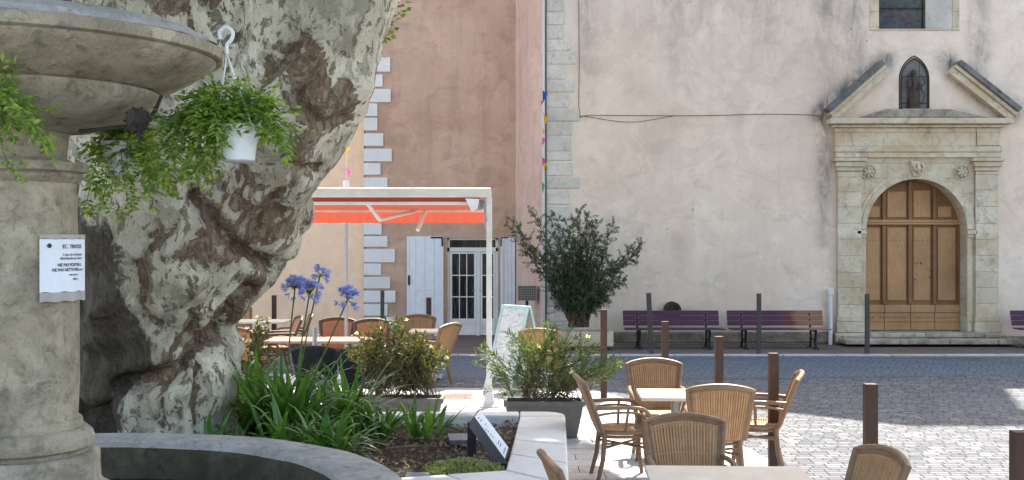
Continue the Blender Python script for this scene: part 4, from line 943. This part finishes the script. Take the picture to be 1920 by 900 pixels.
# strap leaved plants
def strap(mb, p, d, L, w_, droop, n=7):
    d = Vector((d[0], d[1], d[2])).normalized(); side = Vector((-d.y, d.x, 0)); side = side.normalized() if side.length > .01 else Vector((1,0,0)); vv = []
    q = p.copy(); a = side*math.cos(.4)
    for i in range(n+1):
        t = i/n; ww = w_*(.55+.9*t if t < .4 else .91*(1-((t-.4)/.6)**2.2)+.0)*.5+.001; up = side.cross(d)
        vv += [q-side*ww-up*ww*.25*-1, q, q+side*ww+up*ww*.25]; d = (d+Vector((0,0,-droop/n*(.4+1.6*t)))).normalized(); q = q+d*(L/n)
    mb.add(vv, [f for i in range(n) for f in ((3*i,3*i+1,3*i+4,3*i+3),(3*i+1,3*i+2,3*i+5,3*i+4))])
def agap(px, Y, n, L, label, z0=.42, flowers=(), spread=1.0):
    t = thing('agapanthus', label, 'agapanthus', (GX(px,Y), Y, z0), 0, 'strap leaved agapanthus clumps in the bed'); m_ = MB()
    for i in range(n):
        a = rnd.uniform(0, 6.28); tilt = rnd.uniform(.12,.9)*spread; p = Vector((rnd.gauss(0,.07), rnd.gauss(0,.06), 0))
        strap(m_, p, (math.cos(a)*tilt, math.sin(a)*tilt, 1), L*rnd.uniform(.6,1.1), rnd.uniform(.034,.052), rnd.uniform(.5,2.0))
    m_.build('leaves', M['leaf_strap'], t, smooth=True)
    for (fx, fy, size, dY, dens) in flowers:
        tip = P(fx, fy, Y+dY)-t.location; b0 = Vector((rnd.gauss(0,.05),0,.0)); st_ = crom([b0, b0.lerp(tip,.55)+Vector((-.015,0,.02)), tip], 6)
        MB().tube(st_, .007, 6).build('flower_stem', M['stem'], t, smooth=True)
        fm, pm = MB(), MB(); up = (st_[-1]-st_[-2]).normalized()
        for k in range(dens):
            d = rv(); d = (d+up*.75).normalized(); e = tip+d*size*rnd.uniform(.45,.8); pm.tube([tip, e], .0018, 4, False)
            for j in range(6):
                s = d.orthogonal().normalized(); b = d.cross(s); a = j*math.pi/3; o_ = s*math.cos(a)+b*math.sin(a); leaf(fm, e, d*1.0+o_*.8+rv(.15), size*.42, size*.2)
        nb_ = len(fm.f); fm.add(pm.v, pm.f); f_ = fm.build('flower_head', M['flower_blue'], t); f_.data.materials.append(M['stem']); f_.data.polygons.foreach_set('material_index', [0]*nb_+[1]*(len(fm.f)-nb_))
    return t
agap(545, 9.9, 150, .90, 'largest agapanthus clump with all the tall blue flower heads', flowers=((553,540,.115,0,34),(580,552,.125,.05,44),(600,517,.10,.15,22),(652,562,.12,-.05,36)))
agap(480, 10.1, 95, .90, 'agapanthus clump close to the trunk foot, without flowers')
agap(640, 10.3, 90, .80, 'agapanthus clump right of the flowering one, behind it')
agap(625, 9.1, 70, .60, 'low agapanthus clump leaning over the basin rim', spread=1.3)
agap(540, 9.2, 60, .62, 'short agapanthus leaves between flowering clump and basin rim', spread=1.3)
agap(790, 10.3, 30, .44, 'small upright agapanthus clump standing alone on the soil', spread=.8)
agap(395, 8.95, 20, .50, 'sparse agapanthus sprouting before the trunk foot', z0=.42, spread=1.2)
agap(705, 10.2, 34, .48, 'small agapanthus clump between the lone one and the flowering one')
agap(430, 9.1, 18, .34, 'low dark agapanthus leaves at the right foot of the trunk', spread=1.2)
# ------------------------------------------------------------------ fountain
FX, FY = -2.72, 6.45
fo = thing('fountain', 'old weathered stone fountain, column carrying a wide shallow bowl over a round basin', 'fountain', (FX, FY, 0))
def wob(k=.012, f=2.5):
    return lambda a, r, z: r+k*noise.noise(Vector((math.cos(a)*f, math.sin(a)*f, z*4)))*min(1, r*3)
bowl = [(.001,2.74),(.30,2.745),(.42,2.76),(.56,2.80),(.68,2.865),(.735,2.915),(.752,2.95),(.748,2.965)]
m_ = MB().lathe(bowl, n=96, fn=wob(.008)); bw = m_.build('bowl', M['fountain'], fo, smooth=True)
flare = [(.725,2.955),(.735,2.972),(.77,2.98),(.85,3.01),(.95,3.062),(1.03,3.115),(1.062,3.14),(1.065,3.15),(1.088,3.153),(1.100,3.16),(1.104,3.20),(1.10,3.218)]
MB().lathe(flare, n=96, fn=wob(.006)).build('bowl_flare', M['fountain'], fo, smooth=True)
rim = [(1.098,3.22),(1.07,3.235),(1.05,3.26),(1.0,3.27),(.97,3.30),(.90,3.32),(.86,3.31),(.82,3.30),(.80,3.15),(.5,3.0),(.001,2.98)]
MB().lathe(rim, n=96, fn=wob(.03, 6)).build('bowl_rim', M['fountain_grey'], fo, smooth=True)
col = [(.30,2.745),(.265,2.735),(.255,2.60),(.30,2.575),(.365,2.57),(.375,2.55),(.365,2.525),(.335,2.515),(.345,2.495),(.325,2.475),(.305,2.46),(.31,2.2),(.318,1.8),(.322,1.4),(.322,1.175),(.345,1.165),(.350,1.14),(.345,1.122),(.372,1.118),(.400,1.095),(.410,1.06),(.398,1.02),(.375,1.005),(.37,.985)]
MB().lathe(col, n=64, fn=wob(.016, 2)).build('column', M['fountain'], fo, smooth=True)
m_ = MB()
for k in range(8):
    a0, a1 = R(45*k-10), R(45*k+35)
m_.lathe([(.001,.985),(.43,.984),(.455,.965),(.455,.80),(.47,.79),(.52,.76),(.55,.70),(.55,.3)], n=8, a0=R(-10), a1=R(350), fn=wob(.03, 3)); m_.build('plinth', M['lime_moss'], fo, bevel=.03)
m_ = MB(); 
for s_ in (20, 110, 200, 290): m_.box(.40,.66,-.14,.14,.55,.76, Matrix.Rotation(R(s_),4,'Z'))
m_.build('plinth_foot', M['lime_moss'], fo, bevel=.05, seg=3)
Ro, Ri = 2.15, 1.74
MB().lathe([(Ri,.70),(Ri+.015,.735),(Ri+.06,.755),(Ro-.12,.757),(Ro-.05,.745),(Ro-.01,.715),(Ro,.66),(Ro-.02,.60),(Ro-.08,.57),(Ro-.10,.0)], n=128, fn=wob(.03, 3)).build('basin_rim', M['fountain_grey'], fo, smooth=True)
MB().lathe([(Ri+.003,.702),(Ri-.01,.66),(Ri-.03,.3),(.001,.28)], n=96, fn=wob(.03, 5)).build('basin_inside', M['basin_in'], fo, smooth=True)
wt = MB().lathe([(Ri-.01,.0),(.001,0)], (FX,FY,.49), 96).build('water', M['water']); tag(wt, kind='structure')
# iron stay and spout mask under the bowl
def fp(px, py, Y): return P(px, py, Y)-Vector((FX,FY,0))
m_ = MB(); m_.tube(crom([fp(150,246,6.3),fp(190,242,6.25),fp(250,234,6.3),fp(285,215,6.4),fp(303,180,6.45)], 5), .011, 8); m_.build('iron_stay', M['dark_iron'], fo, smooth=True)
m_ = MB(); c0 = fp(257,226,6.2)
m_.lathe([(.001,-.06),(.035,-.055),(.055,-.02),(.06,.02),(.045,.055),(.001,.065)], c0, 12, fn=lambda a, r, z: r*(1+.2*math.sin(a*5)))
for k in range(10): a = k*.628; m_.tube([c0+Vector((.045*math.cos(a),0,.05*math.sin(a))), c0+Vector((.075*math.cos(a),.01,.075*math.sin(a)))], [.018,.006], 5)
m_.tube([c0+Vector((0,-.03,-.02)), c0+Vector((.01,-.09,-.05))], [.02,.013], 6); m_.tube([c0, fp(262,272,6.2)], [.014,.008], 5); m_.build('spout_mask', M['dark_iron'], fo, smooth=True)
# notice on column
camdir = math.atan2(0-FY, 0-FX)
rp = .334; a_l = camdir+R(19); a_r = camdir+R(78)
nt_ = thing('paper_notice', 'white printed paper notice in a plastic sleeve taped round the fountain column', 'notice', (FX, FY, 0))
def cyl(a, z, e=0): return Vector(((rp+e)*math.cos(a), (rp+e)*math.sin(a), z))
def band(z0, z1, e, name, mat, parent, aa=a_l, ab_=a_r):
    m_ = MB(); n_ = 14; vv = []
    for i in range(n_+1): a = aa+(ab_-aa)*i/n_; ee = e+.02*(i/n_)**3; vv += [cyl(a, z0+.004*math.sin(i*1.3), ee), cyl(a, z1, ee)]
    m_.add(vv, [(2*i,2*i+2,2*i+3,2*i+1) for i in range(n_)]); return m_.build(name, mat, parent, smooth=True)
zt_, zb_ = 2.155, 1.87
sheet_ = band(zb_, zt_, .0, 'paper_sheet', M['paper'], nt_); band(zb_-.05, zb_-.001, .002, 'plastic_sleeve', M['plastic_film'], nt_); band(zt_+.001, zt_+.025, .002, 'tape', M['plastic_film'], nt_)
def ctext(body, size, amid, z, bold=0):
    cu = bpy.data.curves.new('txt', 'FONT'); cu.body = body; cu.size = size; cu.align_x = 'CENTER'; cu.offset = bold
    ob = bpy.data.objects.new('tmp', cu); COL.objects.link(ob); dg = bpy.context.evaluated_depsgraph_get(); me = bpy.data.meshes.new_from_object(ob.evaluated_get(dg)); bpy.data.objects.remove(ob)
    for v in me.vertices:
        a = amid+v.co.x/rp; f = max(0, min(1, (a-a_l)/(a_r-a_l))); v.co = cyl(a, z+v.co.y, .0025+.02*f**3)
    me.materials.append(M['ink']); o = bpy.data.objects.new('printed_line', me); COL.objects.link(o); o.parent = sheet_
am = (a_l+a_r)/2+R(3)
for body, s_, z, b_, da in (('EC. TRIVOIS', .030, 2.105, .0006, 4), ("L'eau de la fontaine", .021, 2.065, .0003, 5), ('désinfectée au chlore', .021, 2.045, .0003, 3), ('NE PAS PORTER à', .024, 2.008, .0006, 1), ('NE PAS NETTOYER avec', .023, 1.982, .0006, 0), ('son savon', .019, 1.957, .0003, 5), ('Merci', .019, 1.932, .0003, 8)):
    ctext(body, s_, am+R(da), z, b_)
ac = a_l+R(9); m_ = MB(); m_.tube([cyl(ac+.03*math.cos(k*.6283), 2.12+.010*math.sin(k*.6283), .004) for k in range(11)], .0028, 5); m_.tube([cyl(ac-.02,2.12,.004), cyl(ac+.02,2.12,.004)], .003, 4); m_.tube([cyl(ac,2.112,.004), cyl(ac,2.128,.004)], .003, 4); m_.build('emblem', M['ink'], sheet_)
# hanging baskets
def hanging(px, py_pot, Y, label, hook=None, pot=True, tips=(), n=40, L=.35, cat='hanging plant'):
    t = thing('hanging_basket', label, cat, tuple(P(px, py_pot, Y)), 0, 'plants hung from the fountain bowl'); o0 = P(px, py_pot, Y)
    if pot:
        m_ = MB().lathe([(.001,0),(.075,0),(.088,.01),(.105,.17),(.118,.175),(.118,.20),(.108,.20),(.10,.16),(.001,.15)], n=28); m_.build('pot', M['pot_white'], t, smooth=True)
    if hook:
        hk = Vector(hook)-o0; m_ = MB(); m_.tube(crom([hk+Vector((-.03,0,.03)), hk+Vector((-.035,0,.065)), hk+Vector((0,0,.095)), hk+Vector((.035,0,.07)), hk+Vector((.03,0,.03)), hk+Vector((.005,0,.0)), hk+Vector((.005,0,-.05))], 5), .011, 8); m_.build('hook', M['pot_white'], t, smooth=True)
        for a in (80, 200, 320):
            MB().tube([hk+Vector((.005,0,-.05)), Vector((.115*math.cos(R(a)), .115*math.sin(R(a)), .19))], .0045, 5).build('hanger_strand', M['pot_white'], t)
    lm, sm = MB(), MB()
    for i in range(n):
        if tips:
            tx, ty = rnd.choice(tips); tip = P(tx+rnd.uniform(-18,18), ty+rnd.uniform(-14,14), Y+rnd.uniform(-.2,.2))-o0; st_ = Vector((rnd.uniform(-.06,.06), rnd.uniform(-.06,.06), .17))
            m0 = st_.lerp(tip, .45)+Vector((0,0,.09+.1*rnd.random())); pts = crom([st_, m0, tip], 6); sm.tube(pts, .0022, 4, False)
            for k in range(2, len(pts)):
                ax = (pts[k]-pts[k-1]).normalized()
                for q_ in range(1 if k%3 else 2):
                    d = ax*.5+rv(.8); sprig(lm, sm, pts[k], d, rnd.uniform(.08,.15), .5, 4, .05, .02, .0015, .9, 3, 2, .2)
    sm.build('stem', M['stem'], t); lm.build('foliage', M['leaf_fern'], t); return t
hanging(447, 304, 6.35, 'white pot of feathery green leaves hooked to the bowl rim by white strands', P(424,84,6.35), True, [(320,210),(350,200),(380,195),(345,250),(330,290),(360,310),(390,280),(400,330),(420,240),(460,190),(500,200),(530,230),(545,250),(510,260),(480,200),(440,200),(370,230),(400,215),(495,240),(310,240),(375,335),(300,300),(410,200)], 28)
hanging(226, 330, 6.9, 'second white pot of trailing green leaves under the bowl, beside the column', P(226,200,6.9), True, [(170,260),(200,255),(240,260),(280,300),(180,300),(170,340),(190,380),(215,400),(240,370),(260,340),(290,330),(200,350),(230,300),(250,290),(175,370),(220,340),(165,300),(300,350)], 19)
hanging(-48, 268, 5.6, 'green leaf sprays at the left edge in front of the column neck', P(-30,130,5.6), True, [(20,215),(50,235),(80,240),(60,270),(30,290),(10,250),(0,200),(15,300),(5,345),(40,255)], 6)
# ------------------------------------------------------------------ plane tree
YT = 9.9; tree = thing('plane_tree', 'huge gnarled old plane tree with camouflage bark and swollen burrs', 'tree', (GX(330,YT), YT, .35))
O = Vector(tree.location); s_px = YT/F
tb = bmesh.new()
def blob(px, py, r, dy=0, rz=1.0):
    c = P(px, py, YT+dy)-O; k = r*s_px
    bmesh.ops.create_icosphere(tb, subdivisions=3, radius=1, matrix=Matrix.Translation(c) @ Matrix.Diagonal((k, k*.95, k*rz, 1)))
def limb(pts):
    m_ = MB(); pp = [P(a, b, YT+d)-O for a, b, r, d in pts]; sm_ = crom(pp, 5); rr = []
    for i in range(len(pts)-1):
        for k in range(5): rr.append((pts[i][2]*(1-k/5)+pts[i+1][2]*k/5)*s_px)
    rr.append(pts[-1][2]*s_px); m_.tube(sm_, rr, 24)
    vs_ = [tb.verts.new(v) for v in m_.v]
    for f in m_.f:
        try: tb.faces.new([vs_[i] for i in f])
        except Exception: pass
limb([(335,860,125,0),(335,780,108,0),(330,700,108,0),(310,620,135,0),(310,540,165,0),(330,450,205,0),(350,350,215,0),(350,250,225,0),(345,150,225,.1),(330,30,225,.1),(330,-120,215,.1),(340,-320,130,.1),(300,-600,100,.1)])
limb([(430,430,110,-.15),(470,330,118,-.25),(520,230,125,-.4),(575,120,128,-.45),(612,20,132,-.45),(640,-80,125,-.4),(680,-250,105,0),(760,-520,80,.2)])
blob(650,90,72); blob(640,150,66); blob(610,190,60); blob(560,290,50,-.2); blob(575,240,52); blob(530,330,72,-.1); blob(540,390,54); blob(505,420,62,-.1); blob(520,455,48); blob(470,470,62,-.1)
blob(420,490,80,-.15); blob(330,560,95,-.25); blob(410,560,55,-.1); blob(250,480,90,-.2); blob(230,620,80,-.15); blob(205,690,66,-.1); blob(360,640,60,-.15); blob(395,700,48,0,1.5); blob(400,780,52,0,1.6)
blob(430,820,42,0,1.3); blob(330,800,70,-.15,1.3); blob(420,300,80,-.35); blob(480,250,60,-.3); blob(340,400,95,-.35); blob(300,330,80,-.3); blob(450,380,60,-.4); blob(395,170,70,-.3); blob(150,560,70); blob(210,790,75,.55); blob(150,720,80,.5); blob(170,620,70,.3); blob(140,420,90)
me0 = bpy.data.meshes.new('t'); tb.to_mesh(me0); tb.free(); to = bpy.data.objects.new('t', me0); COL.objects.link(to)
rm = to.modifiers.new('r', 'REMESH'); rm.mode = 'VOXEL'; rm.voxel_size = .021
sm_ = to.modifiers.new('s', 'SMOOTH'); sm_.factor = .6; sm_.iterations = 5
dg = bpy.context.evaluated_depsgraph_get(); me = bpy.data.meshes.new_from_object(to.evaluated_get(dg)); bpy.data.objects.remove(to)
nv = len(me.vertices); co = np.empty(nv*3, np.float32); me.vertices.foreach_get('co', co); no = np.empty(nv*3, np.float32); me.vertices.foreach_get('normal', no); co = co.reshape(-1,3); no = no.reshape(-1,3)
dd = np.empty(nv, np.float32)
for i in range(nv):
    v = Vector(co[i]); 
    if v.z > 5: dd[i] = 0; continue
    a = noise.noise(v*2.0)*.09; b = .02-abs(noise.noise(v*1.8+Vector((3,1,0))))*.11; c_ = noise.noise(Vector((v.x*9, v.y*9, v.z*7)))*.014; fl = noise.noise(Vector((v.x*8, v.y*8, v.z*1.1)))*(.05 if v.z < 1.2 else .008)
    dd[i] = a+b+c_+fl
co += no*dd[:,None]; me.vertices.foreach_set('co', co.ravel()); me.update(); me.polygons.foreach_set('use_smooth', [True]*len(me.polygons))
def gd(px, py, pl):
    return min(seg((px,py), pl[k], pl[k+1]) for k in range(len(pl)-1))
GR = (([(470,550),(430,600),(390,640),(340,690),(280,715),(225,722)], 15, .17), ([(570,60),(520,120),(470,170),(425,215)], 13, .10), ([(600,318),(555,335),(520,390),(470,420)], 13, .09),
      ([(370,370),(410,420),(455,475),(520,505)], 14, .12), ([(560,180),(600,235),(650,225)], 11, .07), ([(330,420),(280,470),(260,560),(290,610)], 16, .08), ([(400,560),(360,600),(350,640)], 12, .06), ([(365,790),(360,740),(380,690)], 9, .07), ([(310,800),(300,760),(310,720)], 9, .06))
gb = np.zeros(nv, np.float32); w0 = co+np.array(O)
for i in range(nv):
    if no[i,1] > -.05 or co[i,2] > 3.6: continue
    x_ = 960+w0[i,0]/w0[i,1]*F; y_ = 450-(w0[i,2]-CH)/w0[i,1]*F; wv = noise.noise(Vector(co[i])*5)*14
    for pl_, gw, gdp in GR:
        d_ = gd(x_+wv, y_+wv*.6, pl_)
        if d_ < gw*2.6: e_ = math.exp(-(d_/gw)**2); co[i] -= no[i]*gdp*e_; gb[i] += e_*1.1
me.vertices.foreach_set('co', co.ravel()); me.update()
br_, dark_left = np.zeros(nv, np.float32), np.zeros(nv, np.float32)
wp = co+np.array(O); PX = 960+wp[:,0]/wp[:,1]*F; PY = 450-(wp[:,2]-CH)/wp[:,1]*F     # patches of brown bark sit on the burrs facing the square
for (bx, by, bw_, bh, k) in ((575,140,50,45,.8),(620,190,60,40,.9),(590,250,45,40,.8),(560,290,30,60,.8),(500,350,45,60,.5),(540,420,60,40,.6),(470,440,50,50,1),(400,370,60,60,1.1),(330,340,50,50,.8),(400,470,60,40,1),(340,470,50,40,.7),(470,530,50,25,.8),(430,590,40,22,1.2),(380,640,45,20,1.2),(300,690,60,30,.9),(390,740,30,70,.5),(480,60,40,40,.4),(350,30,60,50,.8),(540,50,30,60,.3)):
    br_ += k*np.exp(-((PX-bx)/bw_)**2-((PY-by)/bh)**2)
br_ += gb
dark_left += np.clip(1-(PX-150)/160, 0, 1)*np.clip((PY-380)/120, 0, 1)*1.0 + .8*np.exp(-((PX-240)/60)**2-((PY-660)/70)**2) + .5*np.clip(1-(PX-150)/100,0,1)  # mask that darkens the bark towards the left flank and lower left
for nm, arr in (('brown', br_), ('old', dark_left)): a_ = me.attributes.new(nm, 'FLOAT', 'POINT'); a_.data.foreach_set('value', arr.astype(np.float32))
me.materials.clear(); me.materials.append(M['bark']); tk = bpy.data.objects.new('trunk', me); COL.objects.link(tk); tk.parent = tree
# limbs above the picture and crown
lb = MB()
for (a, b) in (((1.2,0,6.0),(3.2,3.5,8.5)), ((.3,0,6.2),(-2.5,3.0,9.0)), ((1.9,.2,6.2),(2.6,-2.5,9.2)), ((0,0,6.4),(-3.5,-2.0,9.5)), ((.5,.2,6.5),(.6,5.5,9.0))):
    lb.tube(crom([(a[0]*.6,a[1]*.6,4.6), a, Vector(a).lerp(Vector(b),.5)+Vector((0,0,.3)), b], 5), [.34*(1-.75*k/15) for k in range(16)], 10)
lb.build('branch', M['bark'], tree, smooth=True)
# crown: leaf cloud, placed so that the shade lies over fountain, bed and near table
nrng = np.random.default_rng(5); pts = []
def in_shade(x, y):     # extent of the crown's shade on the ground
    xm = 1.0 if y > 9.6 else (1.0+(9.6-y)*.7 if y > 7 else 2.8)
    ym = 12.1+ .5*math.sin(x*1.7)
    return x < xm+.1*math.sin(y*3.1) and y < ym
k_ = 0
while len(pts) < 44000:
    x, y = nrng.uniform(-9, 3.1), nrng.uniform(-2, 12.8)
    if not in_shade(x, y): continue
    z = nrng.uniform(7.2, 10.8); t = (z-.6)/TOSUN.z; c_ = (x+TOSUN.x*t, y+TOSUN.y*t, z)
    g_ = noise.noise(Vector((c_[0]*.8, c_[1]*.8, c_[2]*.8)))
    if g_ < -.22: continue
    if c_[2] < 2.15+.2045*c_[1]+.9: continue
    pts.append(c_)
pts = np.array(pts); n_ = len(pts)
d1 = nrng.normal(size=(n_,3)); d1[:,2] *= .45; d1 /= np.linalg.norm(d1, axis=1)[:,None]; d2 = np.cross(d1, nrng.normal(size=(n_,3))*[.4,.4,1]); d2 /= np.linalg.norm(d2, axis=1)[:,None]
s1 = nrng.uniform(.10,.17,(n_,1)); vv = np.stack([pts-d1*s1, pts+d2*s1*.8, pts+d1*s1, pts-d2*s1*.8], 1).reshape(-1,3)
me = bpy.data.meshes.new('crown'); me.vertices.add(n_*4); me.vertices.foreach_set('co', (vv-np.array(O)).ravel().astype(np.float32)); me.loops.add(n_*4); me.loops.foreach_set('vertex_index', np.arange(n_*4, dtype=np.int32))
me.polygons.add(n_); me.polygons.foreach_set('loop_start', np.arange(0,n_*4,4,dtype=np.int32)); me.update(calc_edges=True); me.validate(); me.materials.append(M['leaf_plane'])
cr = bpy.data.objects.new('crown', me); COL.objects.link(cr); cr.parent = tree
lm, sm = MB(), MB()
for (px, py) in ((735,70),(748,45),(755,30),(760,10),(728,80)):
    p0 = P(px-22, py+6, YT)-O; sprig(lm, sm, p0, Vector((.8,-.3,.5)), .16, .2, 4, .06, .04, .003, .9, 4, 2)
sm.build('shoot', M['stem'], tree); lm.build('shoot_leaves', M['leaf_fern'], tree)
